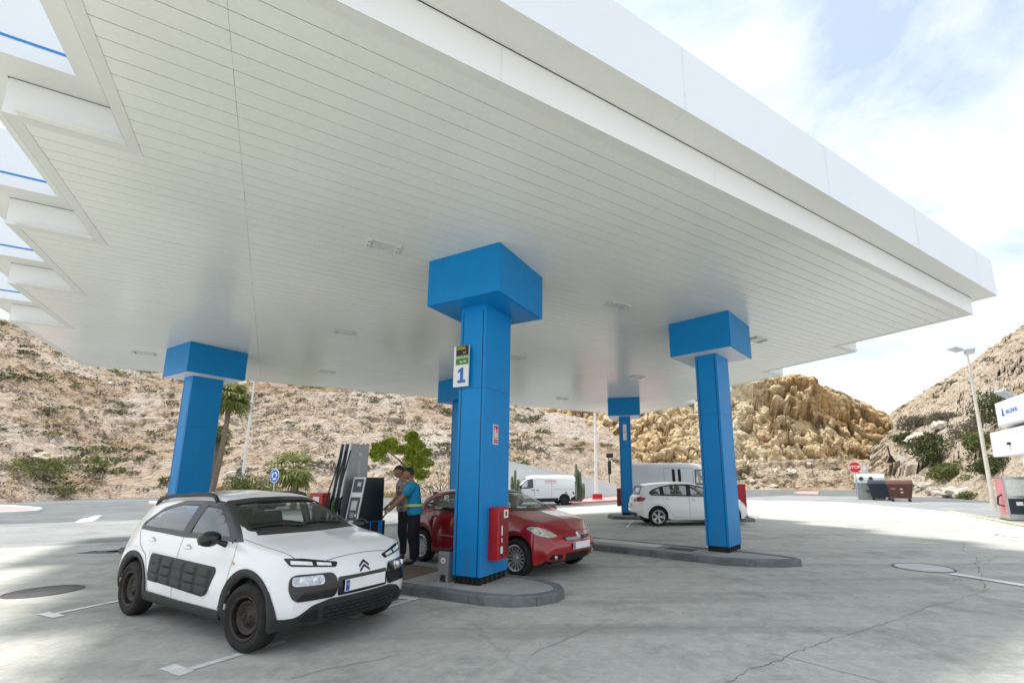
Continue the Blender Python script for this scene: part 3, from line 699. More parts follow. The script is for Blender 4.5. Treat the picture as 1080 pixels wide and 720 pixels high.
    for sd, pr in ((-1, 'R'), (1, 'L')):
        mirror(root, .72, .965, 1.035, sd, 'black_gloss', size=(.085, .115, .08))
        m = MB(); pts = []
        for k in range(25):
            t = k/24; x = .02-1.56*t; loc, n = car.hit('T', x, sd*.585); e = min(1, min(t, 1-t)/.10); pts.append(loc+Vector((0, 0, .062*sqrt(max(0, 1-(1-e)**2))-.006)))
        m.tube(pts, .024, 10); m.build('roof_rail', 'black_plastic', root, 60)
        m = MB(); loc, n = car.hit(pr, 1.02, .80); m.ico(loc+n*.003, 1, 2, (.022, .008, .014)); m.build('side_indicator', 'plate_yellow', root, 60)
        car.patch('tail_light', roundpoly([(sd*.45, .78), (sd*.72, .78), (sd*.70, .96), (sd*.47, .94)], .03), 'B', 'lamp_red', root, .006, .008, .05)
    # small badge on the far bonnet corner, sticker and interior mirror behind the windscreen
    loc, n = car.hit('F', .42, .855)
    loc, n = car.hit('F', -.47, 1.355)
    car.patch('windscreen_sticker', [(-.50, 1.335), (-.41, 1.342), (-.40, 1.362), (-.485, 1.356)], 'F', 'sticker_green', root, -.008, .001, .05)
    m = MB(); m.box((.30, 0, 1.335), (.03, .22, .06), bev=.02); m.tube([(.3, 0, 1.36), (.34, 0, 1.40)], .012, 6); m.build('interior_mirror', 'car_black', root, 50)
    cabin(root, sp)
    for xc in sp['axles']:
        for sd in (-1, 1): wheel('wheel', root, (xc, sd*.755, sp['wr']), sp['wr'], .205, .205, 'steel', radians(7) if xc > 0 else 0, sd, 'rim_rust')
    car.finish('body', root)
    return root

# ------------------------------------------------------------ the red hatchback
def red_hatchback(loc, rz):
    sp = dict(axles=(-1.3, 1.3), wr=.315, ra=.352, nose=2.20, nosek=.86, tail=-2.10, bow=(.30, .18), lenz=.45, zmid=.52, rshoulder=.3, redge=.4,
        zt=[(-2.10, .80), (-2.06, .95), (-1.98, 1.06), (-1.62, 1.35), (-1.4, 1.415), (-.9, 1.475), (-.35, 1.495), (.05, 1.47), (.35, 1.38), (1.08, 1.06), (1.2, 1.03), (1.6, .955), (1.95, .845), (2.1, .75), (2.17, .66), (2.2, .56)],
        zb=[(-2.10, .34), (-1.9, .26), (-1.0, .2), (1.0, .2), (1.9, .19), (2.1, .21), (2.2, .28)],
        w=[(-2.10, .72), (-1.9, .82), (-1.3, .895), (0, .895), (1.3, .89), (1.75, .86), (2.05, .79), (2.2, .72)],
        wb=[(-2.10, .64), (-1.7, .74), (-1.3, .80), (0, .815), (1.0, .82), (1.5, .80), (1.9, .73), (2.2, .60)],
        zs=[(-2.10, .77), (-1.5, 1.04), (0, .985), (1.0, .955), (1.6, .87), (2.0, .75), (2.2, .53)],
        we=[(-2.10, .56), (-1.7, .54), (-1.0, .57), (0, .59), (.35, .59), (1.05, .69), (1.4, .69), (1.9, .62), (2.2, .45)],
        drop=[(-2.10, .04), (-1, .06), (.2, .06), (1., .03), (2.0, .04), (2.2, .06)],
        leanf=[(.2, .10), (.4, .02), (.5, .0), (.7, .05), (.9, .15)], leanr=[(.3, .06), (.55, 0), (.9, .03), (1.1, .0)],
        cab=dict(rear=-1.4, dash=.65, floor=.33, dashz=1.0, w=.8, seats=[-.1, -.95]))
    root = thing('hatchback_car', 'red five-door hatchback with silver multi-spoke wheels behind the blue column marked 1', 'car', loc, rz)
    car = Car(sp, 'paint_red')
    wf = roundpoly([(.88, .985), (.28, 1.335), (-.02, 1.395), (-.14, 1.40), (-.2, .995)], .03)
    wr = roundpoly([(-.30, 1.0), (-.25, 1.405), (-.72, 1.385), (-1.0, 1.335), (-1.08, 1.05), (-1.05, 1.03)], .03)
    wq = roundpoly([(-1.14, 1.065), (-1.07, 1.31), (-1.30, 1.22), (-1.42, 1.10)], .03)
    for pr in 'RL':
        for w_ in (wf, wr, wq): car.window('side_window', w_, pr, root, win=.028)
    ws = roundpoly([(-.65, 1.085), (-.3, 1.068), (0, 1.063), (.3, 1.068), (.65, 1.085), (.55, 1.38), (.3, 1.415), (0, 1.425), (-.3, 1.415), (-.55, 1.38)], .04)
    car.window('windscreen', ws, 'F', root, glass='car_glass', win=.035)
    car.window('rear_window', roundpoly([(-.48, 1.1), (.48, 1.1), (.42, 1.33), (-.42, 1.33)], .05), 'B', root, win=.03)
    for sd in (-1, 1):
        hl = roundpoly([(sd*.46, .675), (sd*.60, .655), (sd*.78, .70), (sd*.84, .80), (sd*.80, .845), (sd*.62, .80)], .04)
        h = car.patch('headlight', hl, 'F', 'lamp_pale', root, .007, .012, .03, smooth=60)
        for yy, zz in ((.60, .715), (.70, .755)):
            loc, n = car.hit('F', sd*yy, zz); m = MB(); m.ico(loc+n*.006, 1, 2, (.008, .04, .035)); m.build('headlamp', 'lamp_chrome', h, 180)
        f = car.patch('fog_recess', roundpoly([(sd*.42, .30), (sd*.66, .31), (sd*.65, .39), (sd*.44, .385)], .025), 'F', 'gap_black', root, .004, .006, .04)
        loc, n = car.hit('F', sd*.55, .347); m = MB(); m.ico(loc+n*.006, 1, 2, (.014, .045, .034)); m.build('fog_lamp', 'lamp_pale', f, 180)
        mirror(root, .70, .975, 1.03, sd, 'paint_red', size=(.085, .105, .075))
        car.patch('tail_light', roundpoly([(sd*.5, .80), (sd*.70, .80), (sd*.66, 1.0), (sd*.52, 1.0)], .04), 'B', 'lamp_red', root, .006, .008, .05)
    g = car.patch('grille', roundpoly([(-.36, .60), (.36, .60), (.40, .655), (-.40, .655)], .02), 'F', 'gap_black', root, .004, .006, .04)
    m = MB()
    for z in (.612, .627, .642):
        m.tube([car.hit('F', -.34+.68*k/12, z)[0]+Vector((.006, 0, 0)) for k in range(13)], .004, 6)
    m.build('grille_bars', 'chrome', g)
    car.patch('lower_intake', roundpoly([(-.34, .27), (.34, .27), (.37, .40), (-.37, .40)], .03), 'F', 'gap_black', root, .004, .006, .04)
    loc, n = car.hit('F', 0, .675); M = Matrix.Translation(loc+n*.004) @ n.to_track_quat('Z', 'Y').to_matrix().to_4x4()
    m = MB(); m.lathe([(0, .012), (.04, .012), (.048, .014), (.055, .01), (.056, 0)], M, 28); m.build('round_badge', 'chrome', root, 50)
    plate(car, root, 'F', 0, .51, .50, .115, blue=-1, off=.02)
    m = MB(); car.ribbon(m, [(1.0, -.75), (1.4, -.74), (1.68, -.69), (1.85, -.58), (1.91, -.3), (1.92, 0), (1.91, .3), (1.85, .58), (1.68, .69), (1.4, .74), (1.0, .75)], 'T', .007, .001); m.build('bonnet_gap', 'gap_black', root)
    doorlines(car, root, [[(.95, .97), (.98, .8), (.93, .5), (.86, .30), (-.22, .29), (-.245, .6), (-.25, .99)], [(-.22, .29), (-.78, .29), (-.86, .5), (-.98, .72), (-1.10, .85), (-1.12, 1.04)]])
    handles(car, root, [(-.08, .86), (-.95, .92)], 'paint_red')
    for pr in 'RL': band(car, 'door_moulding', [(-.75, .585), (.80, .545)], [(-.75, .562), (.80, .522)], pr, 'chrome_dull', root, .008, 2, .004)
    cabin(root, sp)
    for xc in sp['axles']:
        for sd in (-1, 1): wheel('wheel', root, (xc, sd*.785, sp['wr']), sp['wr'], .205, .215, 'multi', 0, sd, 'rim_silver')
    car.finish('body', root); return root

# ------------------------------------------------------------ the white compact seen from behind
def white_compact(loc, rz):
    sp = dict(axles=(-1.335, 1.335), wr=.322, ra=.36, nose=2.17, tail=-2.17, bow=(.28, .2), lenz=.45, zmid=.52, rshoulder=.3, redge=.4,
        zt=[(-2.17, .80), (-2.13, 1.0), (-2.05, 1.08), (-1.82, 1.43), (-1.65, 1.47), (-1.0, 1.535), (-.35, 1.555), (.1, 1.53), (.4, 1.43), (1.15, 1.09), (1.25, 1.06), (1.65, .98), (1.95, .88), (2.1, .78), (2.17, .62)],
        zb=[(-2.17, .34), (-2.0, .27), (-1.0, .21), (1.0, .21), (1.9, .2), (2.17, .28)],
        w=[(-2.17, .76), (-1.95, .85), (-1.3, .9), (0, .9), (1.3, .895), (1.75, .865), (2.05, .8), (2.17, .72)],
        wb=[(-2.17, .70), (-1.7, .80), (-1.3, .83), (0, .83), (1.0, .83), (1.5, .81), (1.9, .74), (2.17, .62)],
        zs=[(-2.17, .78), (-1.9, 1.02), (-1.3, 1.06), (0, 1.02), (1.0, .98), (1.6, .89), (2.0, .77), (2.17, .58)],
        we=[(-2.17, .6), (-1.7, .58), (-1.0, .60), (0, .61), (.4, .61), (1.1, .70), (1.4, .70), (1.9, .64), (2.17, .48)],
        drop=[(-2.17, .04), (-1, .06), (.2, .06), (1., .03), (2.0, .04), (2.17, .06)],
        leanf=[(.2, .08), (.5, .0), (.7, .03), (.95, .12)], leanr=[(.3, .08), (.55, 0), (.9, .03), (1.1, .0)],
        cab=dict(rear=-1.5, dash=.72, floor=.34, dashz=1.04, w=.81, seats=[-.05, -.95]))
    root = thing('compact_car', 'white compact car with dark alloy wheels, parked beyond the second blue column', 'car', loc, rz)
    car = Car(sp, 'paint_white')
    wf = roundpoly([(.98, 1.02), (.36, 1.36), (.0, 1.445), (-.10, 1.45), (-.14, 1.035)], .03)
    wr = roundpoly([(-.22, 1.04), (-.18, 1.455), (-.8, 1.44), (-1.12, 1.38), (-1.12, 1.06)], .03)
    wq = roundpoly([(-1.18, 1.065), (-1.18, 1.37), (-1.5, 1.26), (-1.62, 1.15), (-1.56, 1.08)], .05)
    for pr in 'RL':
        for w_ in (wf, wr, wq): car.window('side_window', w_, pr, root, glass='car_glass', win=.03)
        band(car, 'window_trim', [(-1.66, 1.10), (-1.5, 1.045), (0, 1.012), (1.0, .998)], [(-1.64, 1.085), (-1.5, 1.03), (0, .997), (1.0, .985)], pr, 'chrome', root, .006, 2, .003)
        for A, B in (([(-.10, 1.03), (-.06, 1.46)], [(-.26, 1.03), (-.22, 1.46)]), ([(-1.08, 1.055), (-1.08, 1.395)], [(-1.22, 1.06), (-1.22, 1.365)])): band(car, 'pillar_trim', A, B, pr, 'car_black', root, .0035, 2)
    ws = roundpoly([(-.68, 1.12), (0, 1.10), (.68, 1.12), (.56, 1.44), (0, 1.485), (-.56, 1.44)], .05)
    car.window('windscreen', ws, 'F', root, win=.035)
    car.window('rear_window', roundpoly([(-.62, 1.10), (.62, 1.10), (.5, 1.41), (-.5, 1.41)], .05), 'B', root, glass='car_glass', win=.03)
    for sd in (-1, 1):
        car.patch('tail_light', roundpoly([(sd*.40, .84), (sd*.79, .86), (sd*.81, .98), (sd*.70, 1.02), (sd*.42, .97)], .03), 'B', 'lamp_red', root, .008, .012, .04)
        car.patch('tail_light', roundpoly([(-1.78, .90), (-2.02, .86), (-2.04, .99), (-1.86, 1.01)], .03), 'R' if sd == -1 else 'L', 'lamp_red', root, .008, .012, .04)
        car.patch('headlight', roundpoly([(sd*.4, .70), (sd*.75, .74), (sd*.78, .84), (sd*.45, .80)], .03), 'F', 'lamp_pale', root, .006, .01, .04)
        mirror(root, .80, .98, 1.08, sd, 'black_gloss', size=(.085, .105, .075))
    car.patch('rear_bumper_insert', roundpoly([(-.6, .34), (.6, .34), (.62, .46), (-.62, .46)], .03), 'B', 'black_plastic', root, .006, .01, .06)
    plate(car, root, 'B', 0, .72, .50, .11, blue=1, off=.02)
    car.patch('kidney_grille', roundpoly([(-.3, .58), (.3, .58), (.28, .70), (-.28, .70)], .05), 'F', 'gap_black', root, .005, .01, .05)
    doorlines(car, root, [[(1.0, 1.0), (1.02, .8), (.95, .5), (.86, .31), (-.16, .30), (-.19, .6), (-.18, 1.03)], [(-.16, .30), (-.78, .31), (-.86, .5), (-.98, .72), (-1.12, .86), (-1.15, 1.06)]])
    handles(car, root, [(-.02, .9), (-.98, .94)], 'paint_white')
    for pr in 'RL': band(car, 'sill_trim', [(-.9, .30), (.9, .29)], [(-.9, .215), (.9, .215)], pr, 'paint_white', root, .02, 4, .01)
    cabin(root, sp)
    for xc in sp['axles']:
        for sd in (-1, 1): wheel('wheel', root, (xc, sd*.785, sp['wr']), sp['wr'], .215, .23, 'five2', 0, sd, 'rim_silver')
    car.finish('body', root); return root

# ------------------------------------------------------------ panel vans
def panel_van(big, loc, rz, name, label):
    if big:
        sp = dict(axles=(-1.60, 1.88), wr=.345, ra=.40, nose=2.75, tail=-2.56, bow=(.26, .06), lenz=.3, zmid=.5, rshoulder=.2, redge=.3,
            zt=[(-2.56, 2.40), (-2.51, 2.47), (-2.4, 2.5), (1.0, 2.5), (1.25, 2.44), (1.45, 2.30), (2.05, 1.50), (2.15, 1.42), (2.5, 1.25), (2.68, 1.08), (2.75, .85)],
            zb=[(-2.56, .42), (-2.0, .38), (2.2, .3), (2.75, .34)],
            w=[(-2.56, 1.0), (-2.4, 1.03), (1.6, 1.03), (2.3, .99), (2.6, .92), (2.75, .82)],
            wb=[(-2.56, .98), (-2.4, 1.01), (1.4, 1.0), (2.0, .95), (2.5, .86), (2.75, .7)],
            zs=[(-2.56, 1.6), (1.2, 1.6), (1.8, 1.32), (2.3, 1.15), (2.75, .8)],
            we=[(-2.56, .86), (-2.4, .88), (1.0, .88), (1.4, .84), (2.1, .88), (2.5, .75), (2.75, .5)],
            drop=[(-2.56, .06), (1.2, .07), (2.1, .04), (2.75, .06)], leanf=[(.3, .06), (.6, 0), (1.2, .05)], leanr=[(.3, .0), (1., 0), (2.4, .05)],
            cab=dict(rear=.2, dash=1.45, floor=.6, dashz=1.35, w=.93, seats=[.75]))
    else:
        sp = dict(axles=(-1.5, 1.6), wr=.325, ra=.38, nose=2.42, tail=-2.36, bow=(.26, .05), lenz=.3, zmid=.5, rshoulder=.2, redge=.3,
            zt=[(-2.36, 1.86), (-2.3, 1.93), (-2.0, 1.96), (.4, 1.97), (.7, 1.93), (.95, 1.82), (1.7, 1.22), (1.8, 1.16), (2.15, 1.02), (2.34, .86), (2.42, .65)],
            zb=[(-2.36, .36), (-2.0, .3), (2., .24), (2.42, .3)],
            w=[(-2.36, .92), (-2.2, .95), (1.2, .95), (1.9, .91), (2.25, .83), (2.42, .72)],
            wb=[(-2.36, .9), (-2.2, .93), (.9, .92), (1.7, .86), (2.2, .74), (2.42, .6)],
            zs=[(-2.36, 1.25), (.8, 1.2), (1.5, 1.02), (2.0, .88), (2.42, .6)],
            we=[(-2.36, .78), (-2.2, .8), (.5, .8), (1.0, .76), (1.75, .78), (2.2, .62), (2.42, .45)],
            drop=[(-2.36, .06), (.8, .07), (1.8, .04), (2.42, .06)], leanf=[(.3, .05), (.5, 0), (1., .06)], leanr=[(.3, .0), (1., 0), (1.9, .05)],
            cab=dict(rear=0., dash=1.15, floor=.45, dashz=1.08, w=.85, seats=[.45]))
    root = thing(name, label, 'van', loc, rz); pt = 'paint_van' if big else 'paint_white'
    car = Car(sp, pt); H = 2.5 if big else 1.97
    if big:
        sw = roundpoly([(1.98, 1.42), (1.42, 2.10), (.92, 2.14), (.90, 1.40), (1.5, 1.36)], .06); wsp = [(-.83, 1.52), (0, 1.48), (.83, 1.52), (.76, 2.2), (0, 2.26), (-.76, 2.2)]
    else:
        sw = roundpoly([(1.55, 1.14), (1.0, 1.66), (.62, 1.70), (.62, 1.12), (1.1, 1.08)], .06); wsp = [(-.74, 1.24), (0, 1.2), (.74, 1.24), (.68, 1.72), (0, 1.79), (-.68, 1.72)]
    for pr in 'RL': car.window('side_window', sw, pr, root, glass='car_glass', win=.04)
    car.window('windscreen', roundpoly(wsp, .06), 'F', root, win=.05)
    t = sp['tail']; n = sp['nose']
    for sd in (-1, 1):
        pr = 'R' if sd == -1 else 'L'
        zl, zh = (.38, .58) if big else (.30, .47)
        band(car, 'lower_cladding', [(sp['axles'][0]+.42, zh), (sp['axles'][1]-.42, zh-.02)], [(sp['axles'][0]+.42, zl), (sp['axles'][1]-.42, zl-.02)], pr, 'black_plastic', root, .015, 4, .01)
        band(car, 'rear_corner_trim', [(t+.005, zh+.1), (t+.15, zh+.1), (sp['axles'][0]-.45, zh)], [(t+.005, zl), (t+.15, zl), (sp['axles'][0]-.45, zl)], pr, 'black_plastic', root, .012, 4, .01)
        car.patch('tail_light', [(sd*(.80 if not big else .88), .75*H/2), (sd*(.89 if not big else .97), .75*H/2), (sd*(.86 if not big else .94), 1.35*H/2), (sd*(.79 if not big else .87), 1.35*H/2)], 'B', 'lamp_red', root, .01, .015, .1)
        band(car, 'rear_seal', [(t+.02, .5), (t+.02, H-.45)], [(t+.13, .5), (t+.13, H-.45)], pr, 'black_plastic' if not big else 'paint_van', root, .006, 2, .003)
        car.patch('headlight', roundpoly([(sd*.5, .34*H), (sd*.76, .36*H), (sd*.78, .46*H), (sd*.58, .43*H)], .05), 'F', 'lamp_pale', root, .008, .012, .05)
        mirror(root, sw[0][0]-.05 if not big else 1.72, 1.08 if not big else 1.17, 1.2 if not big else 1.55, sd, 'black_plastic', size=(.09, .1, .14))
    car.patch('front_bumper', roundpoly([(-.8, zl-.04), (.8, zl-.04), (.8, zh+.12), (-.8, zh+.12)], .05), 'F', 'black_plastic', root, .01, .015, .08)
    car.patch('grille', roundpoly([(-.45, .33*H), (.45, .33*H), (.4, .38*H), (-.4, .38*H)], .04), 'F', 'gap_black', root, .006, .01, .08)
    x1 = sw[0][0]-.02
    xb = .80 if big else .52; xd = -.65 if big else -.62
    zb0 = zh+.01
    doorlines(car, root, [[(xb, zb0), (xb, H-.35)], [(xd, zb0), (xd, H-.3)], [(xd, H-.3), (xb, H-.3)], [(t+.3, H*.52), (xd, H*.52)]], .014, 'gap_grey')
    handles(car, root, [(xb+.12, H*.5), (xb-.2, H*.5)], 'black_plastic', .2)
    if big:
        for pr in 'RL':
            for k in range(2): car.patch('dark_stripe', [(-.25+.3*k, 1.45), (-.10+.3*k, 1.45), (-.10+.3*k, 2.15), (-.25+.3*k, 2.15)], pr, 'gap_black', root, .005, .006, .1)
    else:
        for pr in 'RL':
            for x in (1.78, 1.42, -1.62, -2.12):
                z = .62 if x > 0 else .70
                car.patch('red_stripe', [(x-.10, z), (x+.04, z), (x+.12, z+.16), (x-.02, z+.16)][::1], pr, 'stripe_red', root, .004, .005, .1)
            car.patch('side_lettering_strip', [(-.95, 1.42), (-.2, 1.42), (-.2, 1.44), (-.95, 1.44)], pr, 'print_pink', root, .004, .005, .1)
        for pr in 'RL':
            m = MB()
            for k in range(8):
                x = -.93+.1*k; loc, nn = car.hit(pr, x, 1.54); m.box(loc+nn*.003, (.065, .004, .15 if k % 3 else .11)); m.box(loc+nn*.0035+Vector((.02, 0, .02)), (.02, .004, .06))
            m.build('side_lettering', 'print_pink', root)
    cabin(root, sp)
    for xc in sp['axles']:
        for sd in (-1, 1): wheel('wheel', root, (xc, sd*(.84 if not big else .9), sp['wr']), sp['wr'], .215, .2, 'steel', 0, sd, 'rim_dark')
    car.finish('body', root); return root
# ================================================================= materials
mat('paint_white', (.80, .81, .82), .22, 0, .03, .8, coat=.6, rvar=.06)
mat('paint_van', (.55, .58, .62), .3, 0, .05, .8, coat=.4, rvar=.06)
mat('paint_red', (.30, .006, .012), .22, .0, .15, .8, coat=.8, rvar=.06)
mat('black_plastic', (.022, .023, .025), .55, 0, .25, 6, bump=.15, bscale=220, spec=.4)
mat('black_gloss', (.008, .008, .009), .12, 0, .1, 4, spec=.6, rvar=.05)
mat('car_black', (.010, .010, .011), .3, 0, .2, 4)
mat('car_dark_trim', (.018, .018, .02), .7, 0, .2, 9)
mat('seat_cloth', (.03, .031, .034), .9, 0, .3, 30)
mat('gap_black', (.004, .004, .004), .8, 0, .1, 4)
mat('gap_grey', (.12, .12, .12), .6, 0, .1, 4)
mat('tyre', (.014, .014, .014), .8, 0, .4, 9, bump=.25, bscale=90, spec=.3, col2=(.03, .027, .024))
mat('rim_rust', (.06, .045, .038), .55, .5, .4, 14, col2=(.025, .021, .02))
mat('rim_silver', (.55, .55, .56), .3, .75, .1, 8)
mat('rim_dark', (.05, .05, .052), .5, .5, .2, 8)
mat('dark_metal', (.02, .02, .02), .6, .3, .2, 8)
mat('chrome', (.75, .75, .76), .1, 1., .05, 4, rvar=.04)
mat('chrome_dull', (.35, .30, .30), .3, .4, .05, 4)
mat('lamp_chrome', (.5, .5, .52), .15, .9, .3, 30, rvar=.05)
mat('lamp_clear', (.82, .84, .85), .12, .1, .1, 40, coat=1.)
mat('lamp_pale', (.62, .62, .52), .12, .25, .2, 18, coat=1., col2=(.30, .30, .24))
mat('lamp_red', (.35, .008, .012), .12, 0, .3, 18, coat=1.)
mat('plate_white', (.82, .82, .82), .35, 0, .03, 5); mat('plate_blue', (.02, .08, .45), .4, 0, .05, 5); mat('plate_yellow', (.8, .4, .02), .3, 0, .05, 5)
mat('sticker_green', (.01, .35, .22), .5, 0, .1, 5); mat('stripe_red', (.30, .02, .06), .5, 0, .1, 5); mat('print_pink', (.55, .22, .25), .5, 0, .2, 5)
glassmat('car_glass', (.88, .92, .92), base=.13); mat('recess_grey', (.45, .46, .47), .3, 0, .05, 3); glassmat('car_glass_front', (.46, .51, .50), base=.045); glassmat('clear_glass', (.85, .88, .88))
mat('blue_paint', (.0, .235, .60), .42, 0, .07, .9, spec=.28, rvar=.06, scale2=8)
mat('blue_paint_dark', (.001, .02, .075), .4, 0, .1, .9); grime('blue_paint', -.2, 1.3, .55)
mat('blue_bright', (.01, .22, .62), .4, 0, .06, 3)
mat('fascia_panel_shade', (.76, .80, .86), .4, 0, .025, .35, rvar=.05)  # white panel again, with the bluish sky-lit shade put into its colour
mat('white_panel', (.80, .81, .83), .4, 0, .025, .35, rvar=.05)
mat('soffit_panel', (.765, .775, .72), .22, 0, .06, .3, rvar=.04, spec=.7)
mat('soffit_trim', (.70, .705, .67), .45, 0, .05, .6)
mat('slot_dark', (.05, .05, .045), .8, 0, .2, 4)
mat('seam_grey', (.70, .735, .785), .7, 0, .2, 4)
mat('blue_line', (.02, .22, .60), .4, 0, .04, 4)
mat('kerb', (.155, .17, .178), .9, 0, .35, 1.6, bump=.6, bscale=45, scale2=12)
mat('island_top', (.33, .325, .31), .92, 0, .25, 1.1, bump=.4, bscale=60)
mat('paving_rust', (.16, .11, .08), .9, 0, .3, 4, bump=.4)
mat('black_base', (.012, .012, .013), .6, 0, .3, 5)
mat('road_paint', (.78, .78, .76), .75, 0, .25, 2.2, bump=.2, scale2=18)
mat('pink_paint', (.62, .30, .28), .85, 0, .2, 1.2); mat('yellow_paint', (.66, .56, .30), .8, 0, .25, 2)
mat('red_box', (.42, .008, .012), .38, 0, .1, 3, rvar=.08); mat('red_dark', (.20, .006, .012), .3, 0, .3, 6)
mat('sign_white', (.80, .80, .80), .45, 0, .05, 3); mat('sign_green', (.05, .22, .04), .5, 0, .1, 3); mat('sign_black', (.012, .012, .02), .5, 0, .1, 3)
mat('sign_yellow', (.65, .50, .05), .5, 0, .05, 3); mat('sign_blue', (.01, .14, .55), .45, 0, .05, 3); mat('sign_red', (.50, .01, .015), .45, 0, .05, 3)
mat('pump_grey', (.36, .37, .385), .38, .45, .1, 2, rvar=.1); mat('pump_silver', (.58, .59, .60), .35, .4, .08, 2); mat('pump_dark', (.012, .02, .028), .32, 0, .2, 3)
mat('screen', (.42, .48, .46), .2, 0, .25, 12); mat('keypad', (.05, .055, .06), .5, 0, .3, 30)
mat('galv', (.46, .47, .48), .45, .5, .15, 5); mat('pole_white', (.72, .72, .70), .5, 0, .12, 3); mat('pole_rust', (.70, .67, .62), .6, 0, .2, 2, col2=(.56, .46, .36))
mat('steel_dark', (.10, .105, .11), .4, .6, .2, 4); mat('steel', (.45, .46, .47), .3, .8, .15, 4)
mat('lamp_glass', (.62, .63, .62), .2, 0, .1, 9)
mat('iron', (.10, .10, .10), .7, .3, .3, 6, bump=.5, bscale=80); mat('cover_pale', (.55, .56, .55), .8, 0, .15, 3, bump=.3)
mat('bin_grey', (.30, .34, .33), .6, 0, .2, 2); mat('bin_blue', (.015, .024, .042), .55, 0, .2, 2); mat('bin_brown', (.10, .035, .022), .6, 0, .25, 2); mat('bin_pale', (.45, .50, .49), .5, 0, .15, 2)
mat('trunk', (.16, .125, .095), .95, 0, .4, 5, bump=.8, bscale=25); mat('palm_trunk', (.20, .155, .115), .95, 0, .35, 8, bump=.8, bscale=20)
mat('crack_dark', (.20, .20, .19), .95, 0, .3, 5)
mat('cactus', (.10, .14, .075), .7, 0, .3, 4, bump=.5, bscale=30)
mat('boulder', (.46, .38, .29), .95, 0, .3, 1.2, bump=.9, bscale=8); mat('boulder_pale', (.55, .50, .43), .95, 0, .25, 1.2, bump=.9, bscale=8)
mat('wall_white', (.74, .74, .73), .85, 0, .08, .5, bump=.2); mat('wall_stone', (.36, .32, .27), .95, 0, .35, 1.5, bump=.8, bscale=10)
mat('skin', (.33, .17, .10), .55, 0, .1, 9); mat('hair', (.012, .010, .009), .6, 0, .3, 40)
mat('polo', (.012, .26, .50), .85, 0, .12, 8); mat('trousers', (.010, .011, .016), .9, 0, .25, 8); mat('shoe', (.012, .011, .011), .5, 0, .2, 8); mat('hivis', (.55, .72, .12), .6, 0, .1, 8)
mat('shirt_print', (.55, .5, .46), .85, 0, .5, 16, col2=(.06, .04, .035)); mat('jeans', (.02, .023, .03), .9, 0, .3, 8)
leafmat('leaf_bright', (.20, .28, .02), (.58, .64, .09), 1.6); leafmat('leaf_mid', (.07, .095, .028), (.23, .25, .09), .9); leafmat('leaf_dark', (.035, .05, .018), (.12, .14, .05), .7)
leafmat('leaf_grey', (.09, .08, .06), (.24, .21, .16), .7); leafmat('leaf_dry', (.22, .16, .07), (.48, .38, .17), .9); leafmat('palm_leaf', (.08, .11, .025), (.30, .32, .09), 1.0); leafmat('leaf_twig', (.10, .08, .06), (.2, .17, .13), 2.)
groundmat('concrete', (.445, .443, .41), (.55, .545, .505), (.235, .236, .22), .22, True, streak=.6)
groundmat('asphalt', (.115, .125, .13), (.19, .20, .205), (.085, .09, .095), .3, False, .35, .25)
groundmat('asphalt_pale', (.24, .245, .245), (.33, .335, .33), (.17, .175, .18), .3, False, .35, .3)
groundmat('earth', (.42, .34, .25), (.60, .52, .42), (.30, .23, .16), .3, False, .8, .1)
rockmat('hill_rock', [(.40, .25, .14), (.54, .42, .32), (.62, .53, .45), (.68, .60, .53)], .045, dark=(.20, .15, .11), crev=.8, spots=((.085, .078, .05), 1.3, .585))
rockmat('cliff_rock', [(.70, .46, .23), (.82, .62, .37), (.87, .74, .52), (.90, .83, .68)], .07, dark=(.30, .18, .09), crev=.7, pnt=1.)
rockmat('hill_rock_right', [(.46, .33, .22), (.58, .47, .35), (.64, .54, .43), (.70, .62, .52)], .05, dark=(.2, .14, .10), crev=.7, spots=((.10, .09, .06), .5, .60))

# ================================================================= canopy
TH = 1.02
D1 = Vector((sin(TH), cos(TH), 0)); D2 = Vector((-cos(TH), sin(TH), 0))
H = 5.217; A_L, A_R, B_ST, B5, L1, N2, LEN = .928, 1.026, 2.874, 4.766, -1.674, 3.282, 14.674
def D(a, b, z): return D1*a+D2*b+Vector((0, 0, z))
strips = []
for k in range(5):
    lo = N2+B_ST*k; hi = lo+(B_ST if k < 4 else B5); strips.append((L1-A_L*k, L1+LEN+A_R*k, lo, hi))
outl = []
for k, (l, r, lo, hi) in enumerate(strips): outl += [(r, lo), (r, hi)]
for l, r, lo, hi in reversed(strips): outl += [(l, hi), (l, lo)]
canopy = thing('canopy', 'big white petrol station canopy with slatted soffit and stepped ends, over the forecourt', 'canopy', (0, 0, 0))
def rectoffset(P, d):
    """outward offset of a counter-clockwise rectilinear outline in (a,b)"""
    out = []; n = len(P)
    for i in range(n):
        p = Vector(P[i]); a = (p-Vector(P[i-1])).normalized(); b = (Vector(P[(i+1) % n])-p).normalized()
        n1 = Vector((a.y, -a.x)); n2 = Vector((b.y, -b.x)); out.append(tuple(p+n1*d+n2*d if (n1-n2).length > .1 else p+n1*d))
    return out
assert area(outl) > 0
def wallring(m, P0, P1, z0, z1):
    n = len(P0)
    for i in range(n):
        j = (i+1) % n; m.quad([D(*P0[i], z0), D(*P0[j], z0), D(*P1[j], z1), D(*P1[i], z1)])
LB, OV, UP = .39, .36, .83
o2 = rectoffset(outl, OV)
m = MB(); m.keepn = True
wallring(m, outl, outl, H-.004, H+LB)
m.build('lower_band', 'white_panel', canopy)
m = MB(); m.keepn = True; m.mi = 0
n = len(outl)
for i in range(n):
    j = (i+1) % n; m.quad([D(*o2[i], H+LB), D(*o2[j], H+LB), D(*outl[j], H+LB), D(*outl[i], H+LB)][::-1])
m.mi = 1
i_in = rectoffset(outl, .012)
